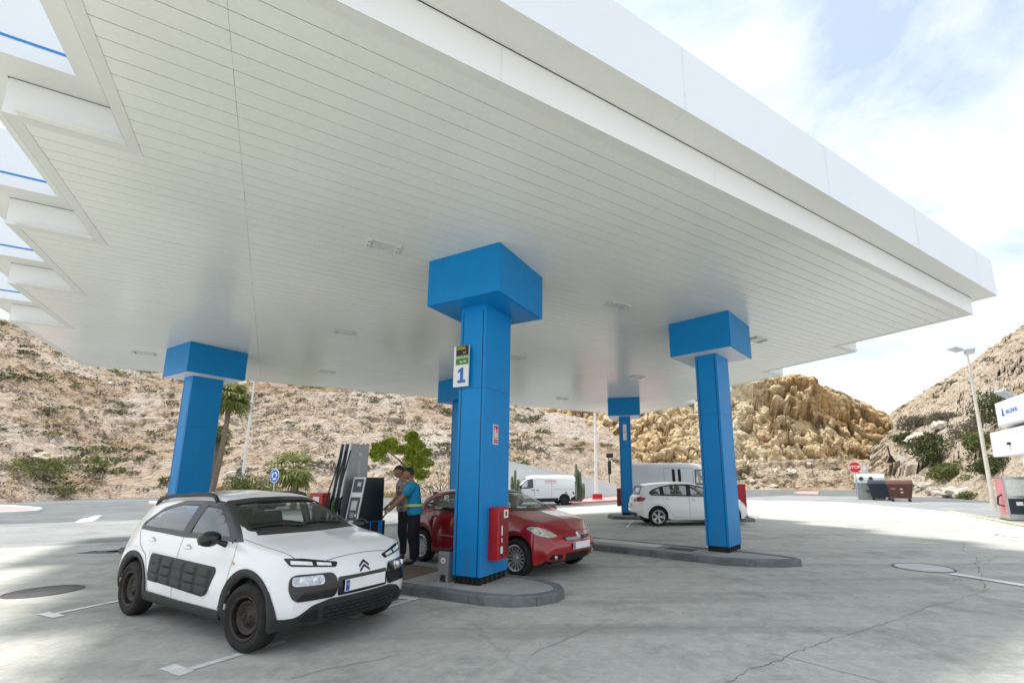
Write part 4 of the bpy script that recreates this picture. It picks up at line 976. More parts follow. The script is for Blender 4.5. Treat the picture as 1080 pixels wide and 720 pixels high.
for i in range(n):
    j = (i+1) % n; m.quad([D(*i_in[i], H+LB-.002), D(*i_in[j], H+LB-.002), D(*outl[j], H+LB-.002), D(*outl[i], H+LB-.002)])
m.build('ledge', ['soffit_trim', 'slot_dark'], canopy)
m = MB(); m.keepn = True; wallring(m, o2, o2, H+LB, H+LB+UP)
m.mi = 1
o3 = rectoffset(o2, .0015)
for i in range(n):
    p = Vector(o3[i]); q = Vector(o3[(i+1) % n]); L = (q-p).length; t = (q-p)/L; no = Vector((t.y, -t.x)); k = int(L/2.95); st = 2.6
    for s_ in [st+2.95*j for j in range(k)]:
        if s_ > L-.3: continue
        a = p+t*(s_-.004); b = p+t*(s_+.004); m.quad([D(*a, H+LB), D(*b, H+LB), D(*b, H+LB+UP), D(*a, H+LB+UP)])
        c = a-no*(OV+.0015); d = b-no*(OV+.0015); m.quad([D(*a, H+LB-.0015), D(*c, H+LB-.0015), D(*d, H+LB-.0015), D(*b, H+LB-.0015)])
        e_ = c+no*.0015; f_ = d+no*.0015
        off = t*.9; m.quad([D(*(e_+off), H), D(*(f_+off), H), D(*(f_+off), H+LB-.002), D(*(e_+off), H+LB-.002)])
# blue stripe on the stepped left end
m.mi = 2
o4 = rectoffset(o2, .003)
for i in range(n):
    p = Vector(o4[i]); q = Vector(o4[(i+1) % n]); t = (q-p).normalized()
    if t.x > .9 and p.x < 2 and (q-p).length < 4: 
        m.quad([D(*p, H+LB+.17), D(*q, H+LB+.17), D(*q, H+LB+.20), D(*p, H+LB+.20)])
m.build('upper_fascia', ['fascia_panel_shade', 'seam_grey', 'blue_line'], canopy)
m = MB()
for l, r, lo, hi in strips:
    f = [D(l+.004, lo+.004, 0), D(r-.004, lo+.004, 0), D(r-.004, hi-.004, 0), D(l+.004, hi-.004, 0)]
    m.prism([(p.x, p.y) for p in f], lambda a, b, h: Vector((a, b, h)), H+.05, H+.08)
m.build('ceiling_backing', 'slot_dark', canopy)
m = MB()
for k, (l, r, lo, hi) in enumerate(strips):
    zt_ = H+LB+UP-.12+.004*k; e_ = OV-.006
    m.quad([D(l-e_, lo-e_, zt_), D(r+e_, lo-e_, zt_), D(r+e_, hi+(e_ if k == 4 else 0), zt_), D(l-e_, hi+(e_ if k == 4 else 0), zt_)])
m.build('roof_deck', 'white_panel', canopy)
# soffit slats: real boards with open joints, board ends meeting at seams every 4.7 m
m = MB(); pitch = 2.874/14; gap = .009; TR = .11
seams = [-.62+4.72*k for k in range(-2, 6)]
b = N2+.11; rnd = random.Random(3)
while b < strips[4][3]-.1:
    b1 = min(b+pitch-gap, strips[4][3]-TR)
    mid = (b+b1)/2
    cand = [s for s in strips if s[2]-.001 <= mid < s[3]]
    l, r, lo, hi = cand[0]
    if mid-lo < TR and cand[0] is not strips[0]: pass
    nxt = [s for s in strips if s[2] <= b1 < s[3]+.001][-1]
    l = max(l, nxt[0]) if nxt is not cand[0] else l; r = min(r, nxt[1]) if nxt is not cand[0] else r
    if mid < lo+TR and lo > N2: pl, pr_ = [s for s in strips if abs(s[3]-lo) < .01][0][:2]; 
    else: pl, pr_ = l, r
    xs = [l+TR]+[s for s in seams if l+.6 < s < r-.6]+[r-TR]
    for x0, x1 in zip(xs, xs[1:]):
        e = .0014 if rnd.random() > .6 else .0002; dz = .002*rnd.random()
        P = [(x0+e, b), (x1-e, b), (x1-e, b1), (x0+e, b1)]
        m.prism([(D(*p, 0).x, D(*p, 0).y) for p in P], lambda a, c, h: Vector((a, c, h)), H+dz, H+.014, bev=.0025)
    b += pitch
m.build('soffit_slats', 'soffit_panel', canopy)
m = MB()
ii = rectoffset(outl, -TR-.004); o1 = rectoffset(outl, -.002)
for i in range(n):
    j = (i+1) % n; m.quad([D(*o1[i], H-.004), D(*o1[j], H-.004), D(*ii[j], H-.004), D(*ii[i], H-.004)])
    m.quad([D(*ii[i], H-.004), D(*ii[j], H-.004), D(*ii[j], H+.02), D(*ii[i], H+.02)])
m.build('soffit_trim', 'soffit_trim', canopy)
# recessed ceiling lights
def ceiling_light(a, b, label):
    M = Matrix.Translation(D(a, b, H)) @ Matrix.Rotation(atan2(D1.y, D1.x), 4, 'Z')
    t = thing('ceiling_light', label, 'ceiling light', D(a, b, H), atan2(D1.y, D1.x), 'lights in the canopy ceiling')
    m = MB(); I = Matrix()
    for x in (-.215, .215):
        m.box((x, 0, -.016), (.07, .30, .03), I, .006)
        m.mi = 1; m.box((x, .05, -.033), (.02, .02, .004)); m.box((x, -.08, -.033), (.02, .02, .004)); m.mi = 0
    for y in (-.145, .145): m.box((0, y, -.010), (.36, .025, .018), I, .004)
    m.build('frame', ['soffit_trim', 'slot_dark'], t)
    m = MB(); m.box((0, 0, -.004), (.355, .262, .006)); m.mi = 1; m.box((0, 0, -.009), (.006, .25, .003)); m.build('diffuser', ['lamp_glass', 'seam_grey'], t)
    return t
for a, b, lb in ((1.16, 6.94, 'square recessed light in the canopy ceiling, left of the capital of the column marked 1'), (5.87, 6.97, 'square recessed light in the canopy ceiling, midway between the two near blue capitals'),
              (10.53, 6.92, 'square recessed light in the canopy ceiling, right of the right-hand blue capital'), (1.21, 11.8, 'recessed ceiling light second in the row running back left of the column marked 1'),
              (5.94, 11.75, 'recessed ceiling light just right of the shaft of the column marked 1'), (10.76, 11.82, 'recessed ceiling light above the farthest right blue capital'),
              (1.29, 16.63, 'recessed ceiling light farthest back in the row left of the column marked 1'), (-3.41, 16.74, 'recessed ceiling light left of the leftmost blue capital'), (10.84, 16.86, 'recessed ceiling light near the far edge, left of the farthest right blue capital')):
    ceiling_light(a, b, lb)
# ================================================================= columns
colD = {1: (-1.125, 7.349, .463), 2: (3.704, 10.281, .699), 3: (-9.718, 12.338, .52), 4: (3.254, 20.528, .196)}
p5 = D(5.85, 15.75, 0); colD[5] = (p5.x, p5.y, .70)
collab = {1: 'tall blue column marked with the number 1 sign, nearest the camera, red fire box on it', 2: 'blue column standing alone on the right-hand kerbed island',
          3: 'blue column leaning leftmost in view, behind the white crossover car', 4: 'small far blue column beside the white compact car', 5: 'blue column almost hidden behind the column marked 1'}
def UV(k, u, v, z=0.):
    x, y, a = colD[k]; return Vector((x+u*cos(a)+v*sin(a), y-u*sin(a)+v*cos(a), z))
for k, (x, y, a) in colD.items():
    t = thing('canopy_column', collab[k], 'column', (x, y, .13), -a, 'blue columns under the canopy')
    cw, cd, ch = .50, .74, .792; z0 = -.13
    m = MB(); m.box((0, 0, (.12+H-ch+.02)/2+z0+.06), (cw, cd, H-ch+.02-.24+.0), bev=.006)
    m.mi = 1
    for sx in (-1, 1):          # recessed-looking dark joints of the cladding sheets on each face
        for yy in (-cd/2-.001, cd/2+.001):
            m.box((sx*(cw/2-.055), yy, H/2+z0-.35), (.013, .004, H-ch-.3))
    for xx in (-cw/2-.001, cw/2+.001): m.box((xx, 0, 3.05+z0), (.004, cd-.02, .006))
    for yy in (-cd/2-.001, cd/2+.001): m.box((0, yy, 3.05+z0), (cw-.02, .004, .006))
    m.mi = 0
    m.build('shaft', ['blue_paint', 'blue_paint_dark'], t)
    m = MB(); m.box((0, 0, .06), (cw-.06, cd-.06, .12)); m.mi = 1
    for i in range(6): m.box(((-.5+i/5)*(cw-.1), -cd/2+.024, .05), (.03, .02, .10)); m.box((cw/2-.024, (-.5+i/5)*(cd-.1), .05), (.02, .03, .10))
    m.build('plinth', ['black_base', 'dark_metal'], t)
    m = MB(); m.box((0, 0, H-ch/2+z0-.001), (1.40, 1.40, ch-.003), bev=.006); m.build('capital', 'blue_paint', t)
    m = MB(); m.box((0, 0, H-ch+z0-.006), (1.33, 1.33, .006)); m.build('capital_soffit', 'white_panel' if k in (2, 3, 4) else 'blue_paint', t)
# ================================================================= islands
def island(k, poly, label, kz=.13):
    """kerbed island; poly in the frame of column k"""
    t = thing('kerbed_island', label, 'kerbed island', UV(k, 0, 0, 0), -colD[k][2])
    P = resample(poly, .25); inn = offsetpoly(P, -.14); inn2 = offsetpoly(P, -.012)
    m = MB(); N = len(P)
    for i in range(N):
        j = (i+1) % N; q = lambda p, z: Vector((p[0], p[1], z))
        m.quad([q(P[i], -.02), q(P[j], -.02), q(P[j], kz-.02), q(P[i], kz-.02)]); m.quad([q(P[i], kz-.02), q(P[j], kz-.02), q(inn2[j], kz), q(inn2[i], kz)])
        m.quad([q(inn2[i], kz), q(inn2[j], kz), q(inn[j], kz), q(inn[i], kz)])
        if i % 4 == 0:
            m.mi = 1; d = (Vector(P[j])-Vector(P[i])).normalized(); o = Vector((d.y, -d.x))*(.002 if area(P) > 0 else -.002)
            a = Vector(P[i])+o; b = a+d*.008; m.quad([q(a, 0), q(b, 0), q(b, kz-.018), q(a, kz-.018)]); m.mi = 0
    bmesh.ops.remove_doubles(m.bm, verts=m.bm.verts[:], dist=.0005)
    m.build('kerb', ['kerb', 'slot_dark'], t)
    m = MB(); m.bm.faces.new([m.bm.verts.new((p[0], p[1], kz-.006)) for p in inn]); m.build('paving', 'island_top', t)
    return t
tip = lambda r, c, sx: [(c[0]+sx*r*cos(a)*1.15, c[1]+r*sin(a)) for a in [-pi/2+pi*i/10 for i in range(11)]]
i1 = [(-9.5, .54), (-9.5, -.79), (.62, -.79)]+[(1.0, -.70), (1.25, -.50), (1.42, -.22), (1.40, .05), (1.22, .28), (.95, .43), (.55, .53)]
is1 = island(1, i1, 'long kerbed pump island under the column marked 1')
m = MB(); m.box((-1.55, -.05, .128), (1.0, .9, .008)); m.build('paving_patch', 'paving_rust', is1)
i2 = [(-7.0, .02), (-7.0, -1.12), (.35, -1.12), (.9, -.90), (1.35, -.58), (1.56, -.30), (1.42, -.10), (1.0, .02), (.5, .08)]
i2 = [(a, b_) for a, b_ in i2]
is2 = island(2, i2, 'long kerbed island under the right-hand blue column')
m = MB(); m.box((-2.3, -.35, .128), (1.9, .45, .008)); m.build('pale_slab', 'cover_pale', is2)
m = MB(); m.box((-.78, -.5, .128), (.62, .34, .009)); 
m.mi = 1
for i in range(9): m.box((-.78-.27+.0675*i, -.5, .1335), (.03, .28, .003))
m.build('drain_grate', ['iron', 'slot_dark'], is2)
i3 = [(-.85, -.35), (-.7, -1.0), (.2, -1.35), (4.3, -1.45), (4.9, -1.2), (4.9, -.5), (4.3, -.2), (0, .35), (-.6, .3)]
i3 = [(-.8, .45), (-.85, -.3), (-.6, -.95), (4.5, -1.55), (4.95, -1.35), (4.9, -.6), (4.4, -.4), (.2, .5)]
is3 = island(4, i3, 'far kerbed island under the small far blue column')
# ================================================================= ground
def sheet(name, poly, z, mname, sub=None):
    m = MB(); m.bm.faces.new([m.bm.verts.new((p[0], p[1], z)) for p in poly]); o = m.build(name, mname); 
    if o.data.polygons[0].normal.z < 0: o.data.flip_normals()
    return struct(o)
R9 = 1500
sheet('ground', [(-R9, -R9), (R9, -R9), (R9, R9), (-R9, R9)], -.012, 'earth')
def P(*pts): return [(gp(x, y).x, gp(x, y).y) for x, y in pts]
sheet('road', [(-140, -30), (60, -30), (60, 20), (34, 44), (42, 60), (55, 80), (30, 84), (5, 52), (-12, 46), (-40, 46), (-60, 52), (-140, 90)], -.008, 'asphalt')
sheet('forecourt_edge', [(-34, -20), (-24, 17), (-14, 22), (0, 28), (12, 38), (24, 48), (29, 44), (26, 36), (40, 20), (40, -20)], -.004, 'asphalt_pale')
sheet('forecourt', [(-30, -14), (-13.9, 11.7), (-11.4, 13.1), (-4, 18.5), (0, 27), (6, 33), (14, 38.5), (21, 33.5), (20, 23.5), (15.9, 15.8), (8, 0), (6, -14)], 0, 'concrete')
# painted marks on the concrete
MZ = [.003]
def mark(name, pts, w=.1, mname='road_paint', z=None):
    MZ[0] += .0012; z = MZ[0] if z is None else z+.0005
    m = MB()
    for a, b in zip(pts, pts[1:]):
        A = Vector((a[0], a[1], z)); B = Vector((b[0], b[1], z)); t = (B-A).normalized(); n_ = Vector((-t.y, t.x, 0))*w/2
        m.quad([A-n_, B-n_, B+n_, A+n_])
    return struct(m.build(name, mname))
def uvp(k, u, v): q = UV(k, u, v); return (q.x, q.y)
m4 = lambda *a: [uvp(1, u, v) for u, v in a]
mark('bay_marking', [P((176, 702.5))[0], P((197, 710))[0]], .12)
mark('bay_marking', [P((192, 708))[0], P((300, 676))[0]], .09)
mark('bay_marking', [P((54, 648))[0], P((128, 633))[0]], .085); mark('bay_marking', [P((45, 646.6))[0], P((62, 650.5))[0]], .11)
mark('bay_marking', [P((370, 652))[0], P((437, 631.5))[0]], .085); mark('bay_marking', [P((421, 630.2))[0], P((440, 632))[0]], .12)
mark('lane_line', [P((1002, 604.8))[0], P((1120, 624))[0]], .20)
m = MB(); rnd = random.Random(12)
def crack(p0, p1, n, w, jit):
    A = gp(*p0); B = gp(*p1); t = (B-A).normalized(); nn_ = Vector((-t.y, t.x, 0)); pr_ = None; o_ = 0
    for k in range(n+1):
        o_ = o_*.8+rnd.gauss(0, jit); c = A.lerp(B, k/n)+nn_*o_+Vector((0, 0, .003)); ww = w*rnd.uniform(.4, 1.3); cur = (c-nn_*ww, c+nn_*ww)
        if pr_: m.quad([pr_[0], cur[0], cur[1], pr_[1]])
        pr_ = cur
crack((760, 722), (880, 672), 60, .0045, .010); crack((880, 672), (1042, 622), 70, .0035, .012); crack((985, 600), (1050, 588), 20, .006, .02); crack((810, 688), (950, 724), 40, .004, .004); crack((560, 690), (640, 655), 30, .004, .012); crack((1042, 622), (1010, 570), 40, .006, .03); crack((300, 716), (420, 690), 30, .004, .01)
struct(m.build('ground_crack', 'crack_dark'))
mark('bay_marking', [P((661, 556.5))[0], P((667.5, 549))[0]], .09)
mark('road_arrow', [P((86, 548))[0], P((100, 545))[0], P((104, 543.5))[0]], .25, z=0.002); mark('road_arrow', [P((88, 550))[0], P((97, 546))[0]], .5, z=0.0035)
mark('yellow_kerb_line', [(20.3, 24.0), (17.9, 19.2), (16.0, 15.5), (13.4, 10)], .22, 'yellow_paint')
mark('road_edge_line', [(-45, 30.5), (-36.6, 41), (-33, 44)], .2, 'road_paint', 0)
# concrete joints and a darker patch line
def disc(name, label, px, py, r, mname, z=.004):
    c = gp(px, py); t = thing(name, label, 'manhole cover', (c.x, c.y, 0)); m = MB(); m.lathe([(0, z+.004), (r*.93, z+.004), (r*.94, z)], n=48); m.build('lid', mname, t)
    m = MB(); m.lathe([(r*.945, z), (r*.95, z+.006), (r, z+.006), (r+.01, 0)], n=48); m.build('rim', 'iron', t); return t
disc('manhole_cover', 'dark round manhole cover left of the white crossover car', 46.5, 623.5, .43, 'iron'); disc('manhole_cover', 'pale round manhole cover at the end of the white lane line', 973.5, 598.5, .47, 'cover_pale')
disc('manhole_cover', 'pale round cover beside the yellow kerb line on the right', 1075, 565, .5, 'cover_pale')
for px, py, w_ in ((548, 547, .55), (568, 546, .5), (108, 582, .8), (130, 580.5, .6)):
    c = gp(px, py); m = MB(); m.box((0, 0, .004), (w_, .4, .008)); o = m.build('drain_cover', 'iron'); o.location = c
    tag(o, {548: 'dark drain cover left of a pair, beyond the red hatchback', 568: 'dark drain cover right of a pair, beyond the red hatchback', 108: 'longer dark drain cover behind the white crossover car', 130: 'shorter dark drain cover behind the white crossover car'}[px], 'drain cover')
# traffic islands / pink kerbs
def slab(name, poly, h, top, side, label, cat):
    t = thing(name, label, cat, (poly[0][0], poly[0][1], 0)); o = Vector((poly[0][0], poly[0][1])); Q = [tuple(Vector(p)-o) for p in poly]
    m = MB(); 
    if area(Q) < 0: Q = Q[::-1]
    q = offsetpoly(Q, -.22)
    for i in range(len(Q)):
        j = (i+1) % len(Q); m.quad([(*Q[i], -.01), (*Q[j], -.01), (*Q[j], h), (*Q[i], h)]); m.quad([(*Q[i], h), (*Q[j], h), (*q[j], h), (*q[i], h)])
    m.build('kerb', side, t); m = MB(); m.bm.faces.new([m.bm.verts.new((p[0], p[1], h-.01)) for p in q]); m.build('top', top, t); return t
slab('traffic_island', roundpoly(P((-60, 533), (10, 534.5), (46, 537.5), (38, 541), (-60, 545)), 1.5), .14, 'pink_paint', 'wall_white', 'pink topped traffic island in the road at the far left', 'traffic island')
slab('traffic_island', roundpoly([(-31.5, 36), (-25, 30), (-19, 29), (-15, 31.5), (-22, 36.5)], 1.2), .14, 'earth', 'wall_white', 'pale kerbed island with dry golden grass beyond the leftmost blue column', 'traffic island')
slab('pavement', [(1.2, 31.6), (4.4, 35.4), (9.5, 41), (12.5, 46), (8, 46.5), (3.6, 40), (.2, 33.5)], .12, 'pink_paint', 'pink_paint', 'pink painted pavement edge behind the small white van', 'pavement')
slab('pavement', [(28.2, 49.5), (27.2, 51.5), (30, 58), (33, 62), (35, 61), (32, 56)], .08, 'pink_paint', 'pink_paint', 'pink painted kerb behind the grey recycling container', 'pavement')
# ================================================================= terrain
def terrain(name, ctrl, mname, ncol, nrow, rough, seed, prof=1.0, back=.35, fine=.25, power=1.0, ledge=0., ang=55):
    """ctrl: bearing column px, foot (py, depth), crest (py, depth): real heights are derived once from these"""
    fx = pchip([(c[0], c[1]) for c in ctrl]); fy = pchip([(c[0], c[2]) for c in ctrl]); gx = pchip([(c[0], c[3]) for c in ctrl]); gy = pchip([(c[0], c[4]) for c in ctrl])
    x0, x1 = ctrl[0][0], ctrl[-1][0]; off = Vector((seed*13.7, seed*5.1, seed*3.3)); m = MB(); G = []
    for i in range(ncol+1):
        px = x0+(x1-x0)*i/ncol; col = []; tn = (px-583.5)/478.4
        Yf = fy(px); Yc = gy(px); zc = HC+(506-gx(px))/478.4*Yc; zf = 0.
        for j in range(nrow+1):
            t = j/nrow*(1+back)
            if t <= 1:
                Y = Yf+(Yc-Yf)*t; z = zf+(zc-zf)*(t**prof)
            else:
                Y = Yc+(t-1)*70; z = zc-(t-1)*6
            p = Vector((tn*Y, Y, z)); e = min(1, t*6)
            q = p*.035+off; h = noise.fractal(q, 1.0, 2.1, 6)*rough*e*1.2
            r_ = noise.ridged_multi_fractal(p*.10+off, 1., 2.1, 5, 1., 2.)-1.0
            h += r_*rough*.45*e
            h += noise.fractal(p*.55+off, .8, 2.2, 4)*fine*e
            if ledge:
                ec = e*min(1., max(.25, (1.02-t)*5)); wq = noise.noise_vector(p*.5+off)*.35; smf = .45 if 735 < px < 800 and ledge > 1 else 1.
                for s_, amp in ((.065, 2.6), (.17, 1.0*smf), (.55, .30*smf)):
                    ds, vp = noise.voronoi(Vector((p.x*s_, p.y*s_, p.z*s_*1.25))+wq+off)
                    dq = Vector((p.x*s_, p.y*s_, p.z*s_*1.25))+wq+off-vp[0]; h += ledge*ec*amp*((noise.cell(vp[0]*5.7)-.5)*.8-.35*math.exp(-(ds[1]-ds[0])*14)+1.1*dq.dot(noise.cell_vector(vp[0]*3.3)-Vector((.5, .5, .5))))
            d = Vector((-tn*.5, -1, .9)).normalized()
            p = p+d*h
            col.append(m.bm.verts.new(p)); 
        G.append(col)
    for a, b in zip(G, G[1:]):
        for j in range(nrow): m.bm.faces.new([a[j], b[j], b[j+1], a[j+1]])
    pts = [[v.co.copy() for v in c] for c in G]
    return struct(m.build(name, mname, smooth=ang)), pts
hillL, ptsL = terrain('hillside', [(-700, 26, 30, 330, 70), (-300, 28, 30, 318, 75), (0, 533, 35, 333, 92), (60, 530, 40, 348, 96), (140, 526, 46, 372, 105), (300, 525, 47, 384, 120), (450, 524, 48, 405, 130), (560, 522, 54, 421, 135), (640, 519, 66, 428, 140), (760, 514, 100, 446, 150), (900, 512, 120, 470, 160)],
                       'hill_rock', 480, 170, 1.5, 1.3, prof=.92, fine=.32, ledge=.20)
cliff, ptsC = terrain('cliff', [(505, 522, 84, 505, 100), (530, 521, 84, 452, 108), (560, 519, 84, 432, 112), (600, 518, 84, 424, 112), (640, 516, 84, 424, 108), (668, 514, 84, 426, 102), (700, 513, 84, 421, 98), (735, 512, 84, 411, 98), (780, 512, 84, 402, 98), (810, 512, 84, 397.5, 98), (845, 511, 85, 395, 98), (868, 511, 85, 400, 98), (890, 510, 86, 412, 98), (912, 510, 86, 424, 98), (927, 509, 86, 431, 97), (939, 508, 86, 435, 96), (944, 508, 87, 460, 95), (958, 507, 88, 505, 94)],
                       'cliff_rock', 640, 190, 1.3, 4.2, prof=.75, fine=.35, back=.25, ledge=1.25, ang=27)
apron, ptsA = terrain('rocky_slope', [(640, 516, 70, 505, 84), (720, 514, 74, 497, 84), (800, 513, 74, 488, 83), (870, 513, 70, 484, 82), (920, 516, 60, 485, 78), (960, 520, 50, 487, 72), (1000, 522, 42, 490, 60)],
                       'hill_rock_right', 220, 60, 1.1, 6.1, prof=.8, fine=.45, back=.5, ledge=.5)
hillR, ptsR = terrain('hillside', [(915, 519, 56, 470, 95), (945, 522, 50, 436, 120), (965, 524, 46, 424, 130), (990, 527, 41, 407, 130), (1040, 533, 33, 379, 120), (1080, 538, 28, 351, 112), (1120, 545, 26, 330, 100), (1250, 560, 24, 280, 90), (1500, 590, 24, 240, 80)],
                       'hill_rock_right', 340, 170, 1.3, 8.7, prof=.95, fine=.35, ledge=.45, ang=35)
hillL.name = 'hillside'; 
# ================================================================= vegetation
def leafcloud(m, blobs, n, size, rnd, flat=.0, hang=0.):
    for c, r, wgt in blobs:
        for _ in range(int(n*wgt)):
            while True:
                d = Vector((rnd.uniform(-1, 1), rnd.uniform(-1, 1), rnd.uniform(-1, 1)))
                if .05 < d.length < 1: break
            d = d.normalized()*(d.length**.45)*rnd.uniform(.75, 1.08)
            p = Vector(c)+Vector((d.x*r[0], d.y*r[1], d.z*r[2]))
            if p.z < .02: continue
            s = size*rnd.uniform(.55, 1.3); a = Vector((rnd.gauss(0, 1), rnd.gauss(0, 1), rnd.gauss(0, .7)+.25)).normalized(); b = a.orthogonal().normalized()
            b = (Matrix.Rotation(rnd.uniform(0, 6.28), 3, a) @ b); c2 = a.cross(b)
            m.quad([p-b*s*.9, p+c2*s*.38-b*s*.1, p+b*s*1.0, p-c2*s*.38-b*s*.1])
def bush(name, label, cat, loc, r, h, mname, n=260, size=.09, seed=1, group=None, stems=True, nb=7):
    rnd = random.Random(seed); t = thing(name, label, cat, loc, rnd.uniform(0, 6), group)
    m = MB(); bl = [((0, 0, h*.45), (r*.75, r*.75, h*.5), .25)]
    for i in range(nb):
        a = rnd.uniform(0, 6.28); q = rnd.uniform(.25, .75)*r; rr = r*rnd.uniform(.3, .5)
        bl.append(((q*cos(a), q*sin(a), h*rnd.uniform(.3, .75)), (rr, rr, h*rnd.uniform(.2, .34)), .75/nb))
    leafcloud(m, bl, n, size, rnd); m.build('crown', mname, t)
    if stems:
        m = MB()
        for i in range(6):
            a = rnd.uniform(0, 6.28); q = r*rnd.uniform(.2, .6); m.tube([(0, 0, -.05), (q*.4*cos(a), q*.4*sin(a), h*.3), (q*cos(a), q*sin(a), h*.65)], [.03*h, .02*h, .006*h], 5)
        m.build('trunk', 'trunk', t)
    return t
def on(px, py, Y):
    """a point on the terrain column nearest to that bearing and depth"""
    best = None
    tn = (px-583.5)/478.4
    for pts in (ptsL, ptsR, ptsA):
        for c in pts:
            b = c[len(c)//3]
            if abs(b.x/b.y-tn) < .01:
                for p in c:
                    if abs(p.y-Y) < 1.2 and (best is None or abs(p.x/p.y-tn) < abs(best.x/best.y-tn)): best = p
    return best or Vector((tn*Y, Y, 0))
def onpix(pts, px, py):
    """terrain vertex whose bearing and elevation fit best"""
    best = None; bd = 1e9
    for c in pts:
        for p in c:
            if p.y < 5: continue
            v = Vector(p)-Vector((0, 0, HC)); d = v.dot(_f); 
            if d <= 0: continue
            x = 583.5+478.4*v.dot(_r)/d; y = 417-478.4*v.dot(_u)/d; e = (x-px)**2+(y-py)**2
            if e < bd: bd = e; best = p
    return best.copy()
# palms
def palm(label, base, top, nfr, fl, seed, tr=.16, skirt=True):
    rnd = random.Random(seed); t = thing('palm_tree', label, 'palm tree', base, 0); b = Vector(base); d = Vector(top)-b
    m = MB(); pts = []; rr = []
    for i in range(15):
        q = i/14; pts.append(d*q+Vector((sin(q*3)*.12, 0, 0))); rr.append(tr*(1.25-.35*q)*(1+.06*(i % 2)))
    m.tube(pts, rr, 10); m.build('trunk', 'palm_trunk', t, 60)
    m = MB(); T = d
    for k in range(nfr):
        az = rnd.uniform(0, 6.28); el = rnd.uniform(-.75, 1.15); L = fl*rnd.uniform(.8, 1.1)
        dr = Vector((cos(az)*cos(el), sin(az)*cos(el), sin(el))); st = [T+Vector((0, 0, .05))]
        for s_ in range(6):
            dr = (dr+Vector((0, 0, -.09))).normalized(); st.append(st[-1]+dr*L/9)
        m.tube(st[:4], [.02, .016, .012, .01], 4, cap=False)
        hub = st[4]; n_ = dr; sd = n_.cross(Vector((0, 0, 1))); sd = sd.normalized() if sd.length > .01 else Vector((1, 0, 0)); up = sd.cross(n_)
        for j in range(15):                       # fan of blades
            a = radians(-105+210*j/14); v = (n_*cos(a)+sd*sin(a)).normalized(); lb = L*.55*(1-.25*abs(j-7)/7)*rnd.uniform(.85, 1.1)
            w_ = .045; e = hub+v*lb+Vector((0, 0, -lb*.22*rnd.uniform(.4, 1.6))); mid = hub+v*lb*.55+up*.03; s2 = v.cross(up).normalized()*w_
            m.quad([hub, mid-s2, e, mid+s2])
    m.build('crown', 'palm_leaf', t)
    if skirt:
        m = MB()
        for k in range(60):
            az = rnd.uniform(0, 6.28); q = T+Vector((cos(az)*.12, sin(az)*.12, -.1)); e = q+Vector((cos(az)*.4, sin(az)*.4, -rnd.uniform(.5, 1.)*fl*.55)); s2 = Vector((-sin(az), cos(az), 0))*.08; md = q.lerp(e, .6)+Vector((cos(az), sin(az), 0))*.1
            m.quad([q, md-s2, e, md+s2])
        m.build('dead_fronds', 'leaf_dry', t)
    return t
b = gp(222, 529); b = at(221, 524, 30); b.z = 0; palm('tall palm tree with a shaggy crown right of the leftmost blue column', b, at(243, 420, 30), 60, 1.75, 5, .14)
b = at(214, 524, 30.6); b.z = 0; palm('shorter palm tree close behind the leftmost blue column', b, at(231, 460, 30.6), 36, 1.1, 6, .12)
b = at(310, 524, 27); b.z = 0; palm('small fan palm with wide fronds behind the roof of the white crossover car', b, at(310, 496, 27), 36, 1.8, 8, .15, True)
# roadside bushes and trees
def bp(px, Y): q = at(px, 506, Y); q.z = -.02; return q
bush('bush', 'round pale green bush left of the blue roundabout sign', 'bush', bp(264, 29), 1.55, 2.3, 'leaf_mid', 2600, .085, 11)
def tree(name, label, loc, blobs, mname, n, size, trunk, seed):
    rnd = random.Random(seed); t = thing(name, label, 'tree', loc); m = MB(); leafcloud(m, blobs, n, size, rnd); m.build('crown', mname, t)
    m = MB()
    for pts, rr in trunk: m.tube(pts, rr, 8)
    m.build('trunk', 'trunk', t, 60); return t
base = bp(432, 18.5)
def rel(px, py, Y): return tuple(at(px, py, Y)-base)
tb = []; rnd = random.Random(4)
for px, py, r in ((404, 472, .42), (398, 478, .34), (412, 466, .36), (419, 474, .30), (434, 462, .34), (430, 474, .42), (440, 470, .38), (438, 484, .5), (446, 488, .42), (432, 494, .42), (444, 500, .4), (436, 458, .2), (449, 478, .25)):
    tb.append((rel(px, py, 18.5+rnd.uniform(-.6, .6)), (r*.95, r*.9, r*.62), .1)); tb.append((rel(px+rnd.uniform(-9, 9), py+rnd.uniform(-7, 7), 18.5+rnd.uniform(-.6, .6)), (r*.5, r*.5, r*.35), .035))
tree('young_tree', 'young bright green tree with a lopsided crown behind the fuel pump', base, tb, 'leaf_bright', 3900, .072,
     [([(0, 0, 0), (.05, 0, .6), rel(435, 490, 18.5)], [.08, .06, .04]), ([rel(434, 500, 18.5), rel(420, 484, 18.5), rel(404, 472, 18.5)], [.04, .03, .012]), ([rel(435, 490, 18.5), rel(436, 474, 18.5), rel(437, 462, 18.5)], [.04, .025, .01])], 12)
m = MB(); t = thing('bare_shrub', 'bare grey twiggy shrub behind the red hatchback, left of the column marked 1', 'shrub', bp(468, 20)); rnd = random.Random(9)
for k in range(26):
    a = rnd.uniform(0, 6.28); p = Vector((0, 0, 0)); d = Vector((cos(a)*.4, sin(a)*.4, 1)).normalized(); pts = [p]
    for s_ in range(6): d = (d+Vector((rnd.gauss(0, .25), rnd.gauss(0, .25), .08))).normalized(); p = p+d*.36; pts.append(p)
    m.tube(pts, [.028, .022, .017, .013, .01, .007, .004], 5)
m.build('trunk', 'leaf_twig', t); m = MB(); leafcloud(m, [((0, 0, 1.6), (.9, .9, .8), 1)], 130, .05, rnd); m.build('crown', 'leaf_dry', t)
